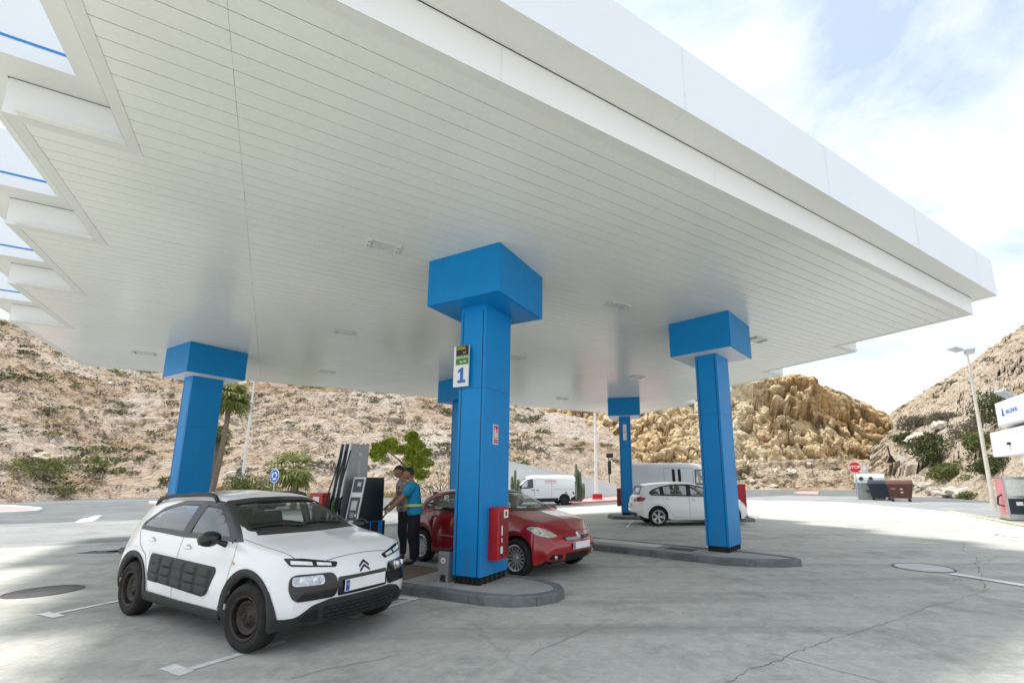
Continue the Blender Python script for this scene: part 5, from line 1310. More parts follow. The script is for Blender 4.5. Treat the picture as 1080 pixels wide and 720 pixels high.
bush('bush', 'low bright green shrub beside the road, far left foot of the hill', 'bush', on(52, 0, 41)+Vector((0, 0, -.1)), 3.0, 2.2, 'leaf_mid', 1500, .15, 21, nb=12)
bush('bush', 'small green shrub right of the larger one at the left hill foot', 'bush', on(78, 0, 42)+Vector((0, 0, -.1)), 1.4, 1.1, 'leaf_mid', 500, .12, 22)
for i, (px, Y, r, h, mn, lb) in enumerate(((990, 52, 3.2, 4.6, 'leaf_dark', 'largest dark green bush on the right-hand slope above the bins'), (1000, 43, 2.2, 2.2, 'leaf_mid', 'rounded olive bush just below the largest dark bush on the right slope'),
      (1062, 60, 4.6, 6.5, 'leaf_dark', 'broad dark green tree-like bush behind the shop sign'), (1052, 40, 2.2, 2.0, 'leaf_dark', 'dark green bush seen under the white shop canopy'), (968, 82, 3.6, 4.2, 'leaf_grey', 'grey leafless bush high on the right slope, left of two'),
      (992, 84, 3.6, 4.0, 'leaf_grey', 'grey leafless bush high on the right slope, right of two'), (1028, 66, 3.6, 4.2, 'leaf_grey', 'grey leafless bush beside the tall lamp post'), (1034, 54, 2.4, 3.2, 'leaf_mid', 'olive bush hard against the tall lamp post'), (958, 66, 2.2, 2.2, 'leaf_dark', 'low dark bush at the left edge of the right-hand slope'), (1022, 27.5, .6, .7, 'leaf_mid', 'tiny green tuft by the road edge left of the lamp post base'))):
    q = {990: (990, 486), 1000: (999, 503), 1062: (1062, 440), 1052: (1052, 494), 968: (966, 452), 992: (991, 446), 1028: (1026, 458), 1034: (1034, 472), 958: (944, 466), 1022: (1022, 529)}[px]
    py = q[1]; p = onpix(ptsR, px, py); s_ = p.y/Y
    bush('bush', lb, 'bush', p+Vector((0, 0, -.25*r)), r*s_*.9, h*s_*.9, mn, 3000 if r > 2 else 600, .1*r**.5*s_, 40+i, nb=10)
# scrub scattered over the hills: the larger ones are things, the smallest a carpet
rnd = random.Random(77); protos = []
for k in range(6):
    m = MB(); bl = [((0, 0, .3), (.8, .8, .4), .4)]+[((rnd.uniform(-.6, .6), rnd.uniform(-.6, .6), rnd.uniform(.15, .5)), (.4, .4, .3), .12) for _ in range(5)]
    leafcloud(m, bl, 170, .15, rnd); o = m.build('scrub_bush', ['leaf_grey', 'leaf_dark', 'leaf_mid'][k % 3], link=False); protos.append(o.data); bpy.data.objects.remove(o)
def scatter(pts, cnt, label, grp, lo, hi, jl, jh, il=0, ih=1):
    for _ in range(cnt):
        for _k in range(30):
            c = pts[rnd.randrange(int(len(pts)*il), int(len(pts)*ih))]; p = c[rnd.randrange(int(len(c)*jl), int(len(c)*jh))]
            if noise.noise(p*.09)+.5*noise.noise(p*.3) > .12: break
        o = bpy.data.objects.new('scrub_bush', protos[rnd.randrange(6)]); C.objects.link(o); s_ = rnd.uniform(lo, hi)*(1.6 if rnd.random() < .12 else 1)
        o.location = p+Vector((0, 0, -.1*s_)); o.scale = (s_*rnd.uniform(.8, 1.5), s_*rnd.uniform(.8, 1.3), s_*rnd.uniform(.6, 1.0)); o.rotation_euler = (0, 0, rnd.uniform(0, 6)); tag(o, label, 'bush', grp)
scatter(ptsL, 230, 'small scrub bush, one of many dotted over the stony hillside on the left', 'scrub bushes on the left hillside', .7, 1.5, .03, .74, .40, .85)
scatter(ptsR, 60, 'small scrub bush, one of many dotted over the stony slope on the right', 'scrub bushes on the right slope', .5, 1.3, .03, .74, .02, .62)
scatter(ptsA, 40, 'small scrub bush, one of many at the foot of the ochre cliff', 'scrub bushes below the cliff', .5, 1.2, .05, .65)
m = MB(); mi = 0
for pts, cnt in ((ptsL, 6000), (ptsR, 1100), (ptsA, 450), (ptsC, 500)):
    for _ in range(cnt):
        c = pts[rnd.randrange(int(len(pts)*(.38 if pts is ptsL else 0)), int(len(pts)*(.8 if pts is ptsL else .75)))]; p = c[rnd.randrange(2, int(len(c)*.74))]; s_ = rnd.uniform(.2, .62)
        if noise.noise(p*.11)+.6*noise.noise(p*.35) < rnd.uniform(-.5, .25): continue
        m.mi = rnd.randrange(3)
        for k in range(14):
            d = Vector((rnd.uniform(-1, 1), rnd.uniform(-1, 1), rnd.uniform(0, .8)))*s_; a = Vector((rnd.gauss(0, 1), rnd.gauss(0, 1), 1)).normalized(); b_ = a.orthogonal().normalized(); c2 = a.cross(b_); q = p+d; z = s_*.34
            m.quad([q-b_*z, q+c2*z*.5, q+b_*z, q-c2*z*.5])
o = m.build('ground_cover', ['leaf_grey', 'leaf_dark', 'leaf_dry']); tag(o, 'sparse dry ground cover between the rocks of the hillsides', 'ground cover', kind='stuff')
# boulders on the slopes
def boulder(label, p, r, mname, seed, sc=(1, 1, .75), group=None):
    m = MB(); random.seed(seed); m.ico((0, 0, r*.25), r, 3, sc, nz=.45, nsc=1.3)
    for v in m.bm.verts: v.co += v.co.normalized()*r*.12*noise.cell(v.co*2.2/r)
    o = m.build('boulder', mname, smooth=35); o.location = p; return tag(o, label, 'boulder', group)
boulder('big tan boulder low on the left hillside', onpix(ptsL, 44, 490), 1.0, 'boulder', 3)
boulder('pale flat boulder on the right slope, left of the largest dark bush', onpix(ptsR, 969, 464), 1.25, 'boulder_pale', 5, (1.5, 1, .7)); boulder('pale boulder above the largest dark bush on the right slope', onpix(ptsR, 991, 452), .95, 'boulder_pale', 6)
boulder('long pale rock near the foot of the right slope', onpix(ptsR, 1010, 522), .7, 'boulder_pale', 7, (2, .8, .6)); boulder('pale rock by the roadside right of the brown bin', onpix(ptsR, 975, 514), .6, 'boulder_pale', 8, (1.4, .9, .7))
for i in range(46):
    pts = (ptsR, ptsL, ptsA)[i % 3]; c = pts[rnd.randrange(int(len(pts)*(.4 if i % 3 == 1 else .05)), int(len(pts)*.7))]; p = c[rnd.randrange(2, int(len(c)*.6))]
    boulder('loose pale boulder, one of many strewn on the hillsides', p, rnd.uniform(.25, .7), 'boulder' if i % 2 else 'boulder_pale', 100+i, (rnd.uniform(.9, 1.6), 1, rnd.uniform(.6, .9)), 'boulders strewn on the hillsides')
random.seed(7)
# dry golden grass
def grass(name, label, c, rx, ry, n, h, mname, seed):
    rnd = random.Random(seed); m = MB()
    for _ in range(n):
        a = rnd.uniform(0, 6.28); q = sqrt(rnd.random()); p = Vector((q*rx*cos(a), q*ry*sin(a), 0)); hh = h*rnd.uniform(.4, 1.1)*(1.15-q*.6); l = Vector((rnd.gauss(0, .3), rnd.gauss(0, .3), 1)).normalized()*hh; s_ = Vector((rnd.uniform(-1, 1), rnd.uniform(-1, 1), 0)).normalized()*.03
        m.quad([p-s_, p+s_, p+l*.6+s_*.8, p+l*1.0+Vector((l.x, l.y, 0))*.3]) 
    o = m.build(name, mname); o.location = c; return tag(o, label, 'grass', kind='stuff')
grass('dry_grass', 'dry golden grass growing on the kerbed island', (-22.5, 32.8, .12), 4.6, 2.4, 2600, 1.5, 'leaf_dry', 5)
grass('dry_grass', 'dry golden grass along the foot of the left hill', (-20, 45.5, 0), 8, 1.0, 1200, .9, 'leaf_dry', 6)
grass('dry_grass', 'dry grass strip along the far road edge', (-3, 47, 0), 8, .8, 900, .8, 'leaf_dry', 8)
# ================================================================= fuel pump and things on the near island
A1 = colD[1][2]
def on1(name, label, cat, u, v, z=.124, drz=0): return thing(name, label, cat, UV(1, u, v, z), -A1+drz)
pump = on1('fuel_pump', 'grey and black fuel pump with screen, hoses and blue base, beside the white crossover car', 'fuel pump', -2.95, 0)
I4 = Matrix()
m = MB(); m.box((.02, .01, .39), (.96, .70, .78), bev=.015); m.mi = 1
for y in (-.06, .335): m.box((.5015, y, .40), (.006, .14 if y < 0 else .05, .74))
m.box((.5015, .12, .40), (.007, .16, .74))
for x in (-.1, .25): m.box((x, -.3425, .40), (.10, .006, .74))
m.build('base', ['blue_bright', 'black_base'], pump)
prof = [(-.26, .78), (.32, .78), (.30, 1.56), (-.13, 1.56)]
m = MB(); m.prism(prof, lambda a, b, h: Vector((h, a, b)), .20, .49, bev=.012); un = m.build('display_housing', 'pump_dark', pump)
m = MB(); e1 = Vector((0, .13, .78)).normalized(); nn = Vector((0, -.78, .13)).normalized()
def scr(x, t, d): return Vector((x, -.26, .78))+e1*t+nn*d
F = Matrix.Translation(scr(.345, 0, 0)) @ Matrix(((1, 0, 0, 0), (0, e1.y, nn.y, 0), (0, e1.z, nn.z, 0), (0, 0, 0, 1))) @ Matrix.Diagonal((1, 1, 1, 1))
m.mi = 0
for x in (-.138, .138): m.box((x, .395, .006), (.024, .79, .022), F, .003)
for y in (.012, .475, .775): m.box((0, y, .006), (.25, .03 if y != .475 else .085, .02), F, .003)
m.build('frame', 'pump_silver', un)
m = MB(); m.box((0, .26, .004), (.25, .36, .008), F); m.box((0, .64, .004), (.25, .22, .008), F); m.build('panel', 'keypad', un)
m = MB(); m.box((-.01, .29, .012), (.15, .17, .006), F, .002); m.box((.02, .665, .012), (.09, .07, .006), F, .002); m.build('screen', 'screen', un)
m = MB()
for r in range(3):
    for c in range(3): m.box((-.05+.035*c, .09+.03*r, .012), (.022, .018, .008), F, .002)
m.box((.075, .12, .012), (.04, .05, .008), F, .002); m.build('keypad', 'steel', un)
tw = [(-.27, .78), (.32, .78), (.30, 2.19), (-.10, 2.19)]
m = MB(); m.prism(tw, lambda a, b, h: Vector((h, a, b)), -.28, .02, bev=.012); to = m.build('tower', 'pump_grey', pump)
te = Vector((0, .17, 1.41)).normalized(); tn_ = Vector((0, -1.41, .17)).normalized()
TF = Matrix.Translation(Vector((-.13, -.27, .78))) @ Matrix(((1, 0, 0, 0), (0, te.y, tn_.y, 0), (0, te.z, tn_.z, 0), (0, 0, 0, 1)))
m = MB(); m.box((.13, .715, .012), (.045, 1.42, .03), TF, .004); m.box((-.01, .715, .012), (.03, 1.42, .03), TF, .004); m.box((-.13, .715, .012), (.03, 1.42, .03), TF, .004); m.build('trim', 'pump_silver', to)
m = MB(); m.box((.06, 1.0, .004), (.09, .82, .01), TF); m.box((-.07, 1.0, .004), (.08, .82, .01), TF); m.box((0, .3, .006), (.24, .55, .012), TF); m.build('hose_slot', 'black_base', to)
m = MB(); m.box((.0215, .09, 1.24), (.004, .30, .10)); m.mi = 1; m.box((.0235, .02, 1.24), (.003, .05, .03)); m.box((.0235, .09, 1.24), (.003, .04, .03)); m.build('label_strip', ['steel_dark', 'sign_red'], to)
text_obj('lettering', 'BALLENOIL', .085, frame((.0215, .10, 1.66), (0, 0, -1), (0, 1, 0)), 'pump_silver', to, .001)
m = MB(); m.lathe([(0, .002), (.034, .002), (.034, 0)], frame((.0215, .10, 2.0), (0, 1, 0), (0, 0, 1)), 20); m.build('emblem', 'pump_silver', to)
for i, x in enumerate((-.20, -.08, .05)):
    m = MB(); pts = [TF @ Vector((x+.13, 1.28, .03)), TF @ Vector((x+.13, .9, .07)), TF @ Vector((x+.13, .35, .16)), TF @ Vector((x+.13, .05, .20)), TF @ Vector((x+.09, -.25, .20)), TF @ Vector((x+.06, -.38, .14)), TF @ Vector((x+.04, -.2, .08)), TF @ Vector((x+.05, .12, .05))]
    sp_ = []
    for j in range(len(pts)-1):
        for q in range(5): sp_.append(pts[j].lerp(pts[j+1], q/5))
    for _ in range(2): sp_ = [sp_[0]]+[(sp_[k-1]+sp_[k]*2+sp_[k+1])/4 for k in range(1, len(sp_)-1)]+[sp_[-1]]
    m.tube(sp_, .013, 8); h = m.build('hose', 'black_base', pump, 60)
    m = MB(); q = [TF @ Vector((x+.13, .12, .03)), TF @ Vector((x+.13, .26, .075)), TF @ Vector((x+.13, .36, .07)), TF @ Vector((x+.13, .44, .03))]
    m.tube(q, [.02, .034, .03, .014], 10); m.tube([TF @ Vector((x+.13, .18, .10)), TF @ Vector((x+.13, .30, .125)), TF @ Vector((x+.13, .36, .09))], .008, 6); m.build('nozzle', ['black_base', 'sign_green', 'black_base'][i], pump, 60)
# number sign on the column
NS = on1('number_sign', 'white and green fuel sign with a blue number 1, high on the nearest blue column', 'sign', -.165, -.43, 3.08)
m = MB(); m.box((0, 0, .335), (.29, .03, .67), bev=.004); m.box((.0, .03, .335), (.06, .04, .4)); m.build('board', 'sign_white', NS)
m = MB(); m.box((.022, -.0165, .59), (.245, .004, .15)); m.mi = 1; m.box((.022, -.0165, .435), (.245, .004, .158)); m.build('fuel_panel', ['sign_black', 'sign_green'], NS)
def stxt(n_, s_, sz, x, z, mn, par, y=-.0195, sx=1): return text_obj(n_, s_, sz, frame((x, y, z), (1, 0, 0), (0, 0, 1)), mn, par, .001, sx=sx)
m = MB(); m.prism([(-.055, .06), (.095, .06), (.095, .105), (.050, .105), (.050, .305), (.010, .305), (-.050, .262), (-.050, .225), (-.005, .245), (-.005, .105), (-.055, .105)], lambda a, b, h: Vector((a, h, b)), -.0215, -.016); m.build('number', 'sign_blue', NS)
stxt('fuel_name', 'DIESEL', .062, .005, .625, 'sign_yellow', NS); stxt('fuel_name', 'e+', .06, .07, .553, 'sign_yellow', NS); stxt('fuel_name', 'GASOLINA', .048, .02, .475, 'sign_white', NS); stxt('fuel_name', 'Sin 95', .052, .04, .40, 'sign_white', NS)
FS = on1('fire_sign', 'small red and white fire extinguisher sign on the nearest blue column', 'sign', .254, -.05, 2.18)
def ftxt(s_, sz, y, z, mn): return text_obj('lettering', s_, sz, frame((.0105, y, z), (0, 1, 0), (0, 0, 1)), mn, FS, .001)
m = MB(); m.box((.004, 0, .155), (.008, .15, .31), bev=.003); m.build('board', 'sign_white', FS)
m = MB(); m.box((.009, 0, .195), (.003, .126, .20)); m.box((.009, 0, .048), (.003, .126, .065)); m.build('red_panel', 'sign_red', FS)
m = MB(); m.prism([(-.045, .105), (-.01, .105), (-.01, .22), (-.018, .235), (-.02, .27), (-.036, .27), (-.038, .235), (-.045, .22)], lambda a, b, h: Vector((h, a, b)), .0105, .012)
m.prism([(.015, .105), (.045, .105), (.05, .15), (.036, .20), (.04, .26), (.02, .22), (.01, .15)], lambda a, b, h: Vector((h, a, b)), .0105, .012); m.build('pictogram', 'sign_white', FS)
ftxt('EXTINTOR', .026, 0, .048, 'sign_white')
FC = on1('fire_cabinet', 'red fire extinguisher cabinet with a see-through front on the nearest blue column', 'fire cabinet', .252, -.03, .46)
m = MB(); m.box((.085, 0, .38), (.17, .30, .76), bev=.012); m.build('cabinet', 'red_box', FC)
m = MB(); m.box((.1715, .02, .36), (.004, .23, .66)); m.mi = 1; m.box((.1745, .06, .66), (.003, .12, .12)); m.mi = 2; m.box((.1765, .06, .66), (.002, .05, .07)); m.mi = 1
m.box((.1745, -.045, .42), (.003, .03, .14)); m.box((.1745, -.045, .28), (.003, .025, .06)); m.box((.1745, -.05, .14), (.003, .06, .10)); m.mi = 3; m.box((.1742, -.05, .07), (.003, .07, .03)); m.build('door', ['red_dark', 'sign_white', 'sign_red', 'black_base'], FC)
SQ = on1('floor_stand', 'small grey floor stand with round pink emblem beside the nearest blue column', 'stand', -.42, -.30)
m = MB(); m.box((0, 0, .27), (.19, .16, .34), bev=.008); m.box((-.075, 0, .05), (.04, .16, .10)); m.box((.075, 0, .05), (.04, .16, .10)); m.mi = 1
m.box((0, 0, .455), (.17, .14, .03)); m.prism([(-.05, .03), (.05, .03), (0, .13)], lambda a, b, h: Vector((a, h, b)), -.082, -.0795); m.build('box', ['pump_grey', 'black_base'], SQ)
m = MB(); m.lathe([(0, .004), (.042, .004), (.042, 0)], frame((0, -.081, .31), (1, 0, 0), (0, 0, 1)), 24); m.mi = 1; m.lathe([(0, .006), (.022, .006), (.022, 0)], frame((.004, -.081, .31), (1, 0, 0), (0, 0, 1)), 24); m.build('emblem', ['sign_white', 'print_pink'], SQ)
q = at(341, 519, 10.4); RB = thing('fire_bucket_box', 'small red box behind the nozzles of the fuel pump', 'box', (q.x, q.y, 0), -.45)
m = MB(); m.box((0, 0, .55), (.30, .26, 1.1), bev=.01); m.build('post', 'black_base', RB); m = MB(); m.box((0, 0, 1.22), (.42, .34, .28), bev=.02); m.mi = 1; m.box((.0, -.172, 1.22), (.2, .004, .12)); m.build('box', ['red_box', 'sign_white'], RB)
# far column fittings
FC2 = thing('fire_cabinet', 'dark red fire cabinet on the side of the small far blue column', 'fire cabinet', UV(4, -.252, -.15, .5), -colD[4][2])
m = MB(); m.box((-.09, 0, .38), (.18, .34, .76), bev=.012); m.build('cabinet', 'red_dark', FC2); m = MB(); m.box((-.182, 0, .38), (.004, .26, .62)); m.build('door', 'car_black', FC2)
NS2 = thing('number_sign', 'narrow white sign high on the small far blue column', 'sign', UV(4, .0, -.40, 3.35), -colD[4][2]); m = MB(); m.box((0, 0, .35), (.16, .03, .70), bev=.004); m.mi = 1; m.box((0, -.017, .45), (.12, .004, .30)); m.build('board', ['sign_white', 'seam_grey'], NS2)
RP = thing('fire_hose_box', 'tall plain red box on the far island, right of the second blue column', 'box', (gp(785, 549).x, gp(785, 549).y+.25, .12), -.2)
m = MB(); m.box((0, 0, .68), (.42, .36, 1.28), bev=.015); m.build('cabinet', 'red_box', RP); m = MB(); m.box((0, 0, .03), (.46, .40, .06)); m.build('plinth', 'red_dark', RP); m = MB(); m.box((0, -.183, .70), (.34, .008, 1.1), bev=.002); m.box((.13, -.192, .72), (.02, .02, .09)); m.build('door', 'red_box', RP)
# ================================================================= cars
def car_at(fn, fx, fy, a, xf, half, **k):
    """front outer wheel contact (fx,fy), heading (cos a,-sin a), near side = right"""
    h = Vector((cos(a), -sin(a), 0)); w_ = Vector((sin(a), cos(a), 0)); c = Vector((fx, fy, 0))-h*xf+w_*half
    return fn(c, -a, **k)
wc = car_at(white_crossover, -3.008, 4.716, .51, 1.2975, .84*.945); wc.scale = (1, .945, 1)
car_at(red_hatchback, -.66, 8.14, .65, 1.3, .87)
h_ = Vector((1, 0.05, 0)); white_compact(Vector((3.70+1.335, 16.75+.9, 0)), .05)
panel_van(True, Vector((6.3, 24.4, 0)), -.02, 'panel_van', 'large high-roofed pale grey van parked behind the white compact car')
panel_van(False, Vector((-.95, 31.3, 0)), pi+.24, 'panel_van', 'small white van with red hazard stripes, parked beyond the red hatchback')
# ================================================================= people
def skin(name, V, E, mname, parent=None, sub=2, extra=None):
    """V: {key:(x,y,z,rx,ry)}"""
    keys = list(V); me = bpy.data.meshes.new(name); me.from_pydata([V[k][:3] for k in keys], [(keys.index(a), keys.index(b)) for a, b in E], [])
    o = bpy.data.objects.new(name, me); C.objects.link(o)
    if not me.skin_vertices:
        bm = bmesh.new(); bm.from_mesh(me); bm.verts.layers.skin.verify(); bm.to_mesh(me); bm.free()
    for i, k in enumerate(keys):
        v = V[k]; me.skin_vertices[0].data[i].radius = (v[3], v[4] if len(v) > 4 else v[3]); me.skin_vertices[0].data[i].use_root = (i == 0)
    md = o.modifiers.new('s', 'SKIN'); md.use_smooth_shade = True; md.branch_smoothing = .4
    o.modifiers.new('b', 'SUBSURF').levels = sub
    dg = bpy.context.evaluated_depsgraph_get(); res = bpy.data.meshes.new_from_object(o.evaluated_get(dg)); bpy.data.objects.remove(o)
    if extra:
        bm = bmesh.new(); bm.from_mesh(res)
        for x in extra: bm.from_mesh(x)
        bm.to_mesh(res); bm.free()
    res.materials.clear(); res.materials.append(MATS[mname])
    for p in res.polygons: p.use_smooth = True; p.material_index = 0
    o = bpy.data.objects.new(name, res); C.objects.link(o); o.parent = parent; return o
def hand_mesh(wr, el, curl, thumb_up):
    """palm, four unequal fingers and a thumb grown from the wrist"""
    d = (Vector(wr)-Vector(el)).normalized(); s_ = d.cross(Vector((0, 0, 1))).normalized(); n_ = s_.cross(d); w_ = Vector(wr); out = []
    def mk(V, E):
        o = skin('h', V, E, 'skin', None, 1); me = o.data; bpy.data.objects.remove(o); out.append(me)
    mk({'a': (*w_, .026, .02), 'b': (*(w_+d*.05), .036, .017), 'c': (*(w_+d*.085), .036, .015)}, [('a', 'b'), ('b', 'c')])
    for k, (o_, L) in enumerate(((-.028, .066), (-.009, .074), (.010, .069), (.028, .054))):
        b = w_+d*.075+s_*o_; dd = d; p = [b]
        for j in range(3): dd = (dd-n_*curl*(.6+.3*j)).normalized(); p.append(p[-1]+dd*L*(.45, .32, .23)[j])
        mk({str(j): (*q, (.0095, .009, .008, .0065)[j]) for j, q in enumerate(p)}, [('0', '1'), ('1', '2'), ('2', '3')])
    sg = thumb_up; b = w_+d*.02+s_*sg*.022; p = [b, b+d*.025+s_*sg*.026-n_*.008, b+d*.055+s_*sg*.034-n_*.018, b+d*.078+s_*sg*.03-n_*.026]
    mk({str(j): (*q, (.013, .011, .0095, .0075)[j]) for j, q in enumerate(p)}, [('0', '1'), ('1', '2'), ('2', '3')])
    return out
def head_mesh(c, pitch):
    m = MB(); bmesh.ops.create_uvsphere(m.bm, u_segments=24, v_segments=18, radius=1)
    R3 = Matrix.Rotation(pitch, 3, 'Y')
    for v in m.bm.verts:
        x, y, z = v.co; X = x*.098; Y = y*.076*(1-.18*max(0, -z)); Z = z*.118
        if x > .1 and z < -.2: X += .012*max(0, 1-abs(y)*1.8)                 # chin and jaw
        if x > .55: X -= .012*max(0, min(1, abs(z-.12)*-6+1))                  # eye line
        if x > .75 and abs(y) < .3 and -.38 < z < .1: X += .024*(1-abs(y)/.3)*(1-abs(z+.16)/.28 if abs(z+.16) < .28 else 0)
        if x > .8 and abs(y) < .35 and -.62 < z < -.42: X += .005
        v.co = Vector(c)+R3 @ Vector((X, Y, Z))
    for sd in (-1, 1): m.ico(Vector(c)+R3 @ Vector((-.012, sd*.078, -.005)), 1, 2, (.020, .010, .032))
    me = bpy.data.meshes.new('hd'); m.bm.to_mesh(me); m.bm.free(); return me
def person(label, loc, rz, top, top_m, leg_m, lean, arms, headp, vest=False, sc=1.):
    """local +x = facing. arms: {'l':(elbow, wrist), 'r':(...)}"""
    t = None; lx = lambda z: sin(lean)*(z-.95)
    T = {'pel': (0, 0, .95, .125, .155), 'sp': (lx(1.12), 0, 1.12, .115, .145), 'ch': (lx(1.3), 0, 1.30, .12, .17), 'nb': (lx(1.45)+.0, 0, 1.44, .075, .09), 'nk': (lx(1.52)+.02, 0, 1.52, .052, .052), 'hd': (lx(1.58)+.04, 0, 1.60, .055, .055)}
    E = [('pel', 'sp'), ('sp', 'ch'), ('ch', 'nb'), ('nb', 'nk'), ('nk', 'hd')]
    V = dict(T)
    for s_, y in (('l', 1), ('r', -1)):
        V['sh'+s_] = (lx(1.40), y*.165, 1.40, .062); e, w_ = arms[s_]; V['el'+s_] = (*e, .042); V['fa'+s_] = (*(Vector(e)*.6+Vector(w_)*.4), .038); V['wr'+s_] = (*w_, .027)
        E += [('ch', 'sh'+s_), ('sh'+s_, 'el'+s_), ('el'+s_, 'fa'+s_), ('fa'+s_, 'wr'+s_)]
        V['hp'+s_] = (0, y*.085, .88, .095); V['kn'+s_] = (.03*y+.015, y*.10, .49, .06); V['cf'+s_] = (.02*y-.02, y*.10, .36, .056); V['an'+s_] = (.02*y-.03, y*.10, .09, .036); V['to'+s_] = (.02*y+.12, y*.115, .035, .032)
        E += [('pel', 'hp'+s_), ('hp'+s_, 'kn'+s_), ('kn'+s_, 'cf'+s_), ('cf'+s_, 'an'+s_), ('an'+s_, 'to'+s_)]
    hc = Vector((lx(1.62)+.055, 0, 1.64)); ex = [head_mesh(hc, headp)]
    for s_, y in (('l', 1), ('r', -1)): ex += hand_mesh(arms[s_][1], arms[s_][0], .35, -y if False else y*-1)
    BV = {k: (tuple(v[:3])+tuple(r*.78 for r in v[3:]) if k in ('pel', 'sp', 'ch', 'shl', 'shr', 'hpl', 'hpr') else v) for k, v in V.items()}
    t = skin('person', BV, E, 'skin', None, 2, ex); t.location = loc; t.rotation_euler = (0, 0, rz); t.scale = (sc, sc, sc); tag(t, label, 'person')
    # hair cap
    m = MB(); bmesh.ops.create_uvsphere(m.bm, u_segments=24, v_segments=16, radius=1); R3 = Matrix.Rotation(headp, 3, 'Y')
    dele = []
    for v in m.bm.verts:
        x, y, z = v.co
        if (x > .25 and z < .42) or z < -.42 or (x > -.1 and z < .05): dele.append(v)
        v.co = hc+R3 @ Vector((x*.106-.004, y*.084, z*.126+.004))*(1+.05*noise.noise(Vector((x, y, z))*6))
    bmesh.ops.delete(m.bm, geom=dele, context='VERTS'); m.build('hair', 'hair', t, 180)
    # clothing follows the same skeleton, a little thicker
    q = lambda k, d, **kw: tuple(V[k][:3])+tuple(r+d for r in (V[k][3:] if len(V[k]) > 4 else (V[k][3], V[k][3])))
    SV = {'hem': (0, 0, .85, .150, .182), 'pel': (0, 0, .93, .158, .19), 'sp': q('sp', .034), 'ch': q('ch', .036), 'nb': (lx(1.43), 0, 1.43, .108, .15), 'col': (lx(1.48)+.01, 0, 1.475, .064, .064)}
    SE = [('hem', 'pel'), ('pel', 'sp'), ('sp', 'ch'), ('ch', 'nb'), ('nb', 'col')]
    for s_ in 'lr':
        SV['sh'+s_] = q('sh'+s_, .044); e = Vector(V['el'+s_][:3]); s0 = Vector(V['sh'+s_][:3]); SV['sl'+s_] = (*s0.lerp(e, .45), .084, .084); SV['se'+s_] = (*s0.lerp(e, .78), .076, .076); SE += [('ch', 'sh'+s_), ('sh'+s_, 'sl'+s_), ('sl'+s_, 'se'+s_)]
    m = MB()
    for s_ in 'lr':
        s0 = Vector(V['sh'+s_][:3]); e = Vector(V['el'+s_][:3]); ins = Vector((s0.x, s0.y*.55, s0.z+.005)); m.tube([ins, s0+Vector((0, s0.y*.12, .012)), s0.lerp(e, .35), s0.lerp(e, .72)], [.085, .088, .078, .073], 16)
    me_ = bpy.data.meshes.new('sl'); m.bm.to_mesh(me_); m.bm.free()
    skin('shirt', SV, SE, top_m, t, 2, [me_])
    TV = {'wa': (lx(1.03), 0, 1.03, .128, .158), 'pel': (0, 0, .95, .145, .175)}; TE = [('wa', 'pel')]
    for s_ in 'lr':
        TV['hp'+s_] = q('hp'+s_, .02); TV['kn'+s_] = q('kn'+s_, .026); TV['cf'+s_] = q('cf'+s_, .022); a = V['an'+s_]; TV['an'+s_] = (a[0], a[1], .075, .062, .062); TE += [('pel', 'hp'+s_), ('hp'+s_, 'kn'+s_), ('kn'+s_, 'cf'+s_), ('cf'+s_, 'an'+s_)]
    skin('trousers', TV, TE, leg_m, t)
    for s_ in 'lr':
        a = V['an'+s_]; b = V['to'+s_]; skin('shoe', {'a': (a[0]-.03, a[1], .05, .045, .045), 'm': ((a[0]+b[0])/2, (a[1]+b[1])/2, .045, .048, .04), 't': (b[0]+.02, b[1], .035, .045, .032)}, [('a', 'm'), ('m', 't')], 'shoe', t)
    if vest:
        m = MB()
        def belt(zz, ax, ay, tilt=0):
            p = [Vector((lx(zz)+ax*cos(2*pi*k/36), ay*sin(2*pi*k/36), zz+tilt*sin(2*pi*k/36))) for k in range(37)]
            for a, b in zip(p, p[1:]): m.quad([a-Vector((0, 0, .024)), b-Vector((0, 0, .024)), b+Vector((0, 0, .024)), a+Vector((0, 0, .024))])
        belt(1.06, .166, .202)
        for y in (.105, -.105):
            for sgn in (-1, 1):
                pts = [Vector((lx(1.06)+sgn*.158, y, 1.06)), Vector((lx(1.2)+sgn*.160, y, 1.2)), Vector((lx(1.34)+sgn*.158, y*.95, 1.34)), Vector((lx(1.44)+sgn*.10, y*.9, 1.465)), Vector((lx(1.47), y*.9, 1.505))]
                for a, b in zip(pts, pts[1:]): m.quad([a+Vector((0, .022, 0)), a-Vector((0, .022, 0)), b-Vector((0, .022, 0)), b+Vector((0, .022, 0))])
        m.build('reflective_straps', 'hivis', t)
    return t
person('man in bright blue polo shirt and yellow reflective straps beside the fuel pump', (-2.60, 8.76, .124), pi+.22, 'polo', 'polo', 'trousers', .14,
       {'l': ((.23, .22, 1.20), (.47, .17, .95)), 'r': ((.25, -.17, 1.19), (.46, -.06, 1.02))}, .35, True, .99)
person('dark haired person in a patterned shirt standing half hidden behind the man in blue', (-2.985, 9.31, .124), pi+.5, 'shirt_print', 'shirt_print', 'jeans', .10,
       {'l': ((.10, .24, 1.16), (.30, .14, 1.02)), 'r': ((.08, -.24, 1.16), (.26, -.16, 1.0))}, .45, False, 1.02)
# ================================================================= right-hand side: shop, machine, lamps
fd = Vector((-.46, -.888, 0)).normalized(); fn_ = Vector((-.888, .46, 0)).normalized(); S0 = Vector((19.30, 20.05, 0))
def fac(t, d, z): return S0+fd*t-fn_*d+Vector((0, 0, z))     # along, depth behind, height
shop = thing('service_portal', 'white service building with an overhanging canopy slab, at the right edge of the picture', 'building', S0, atan2(fd.y, fd.x))
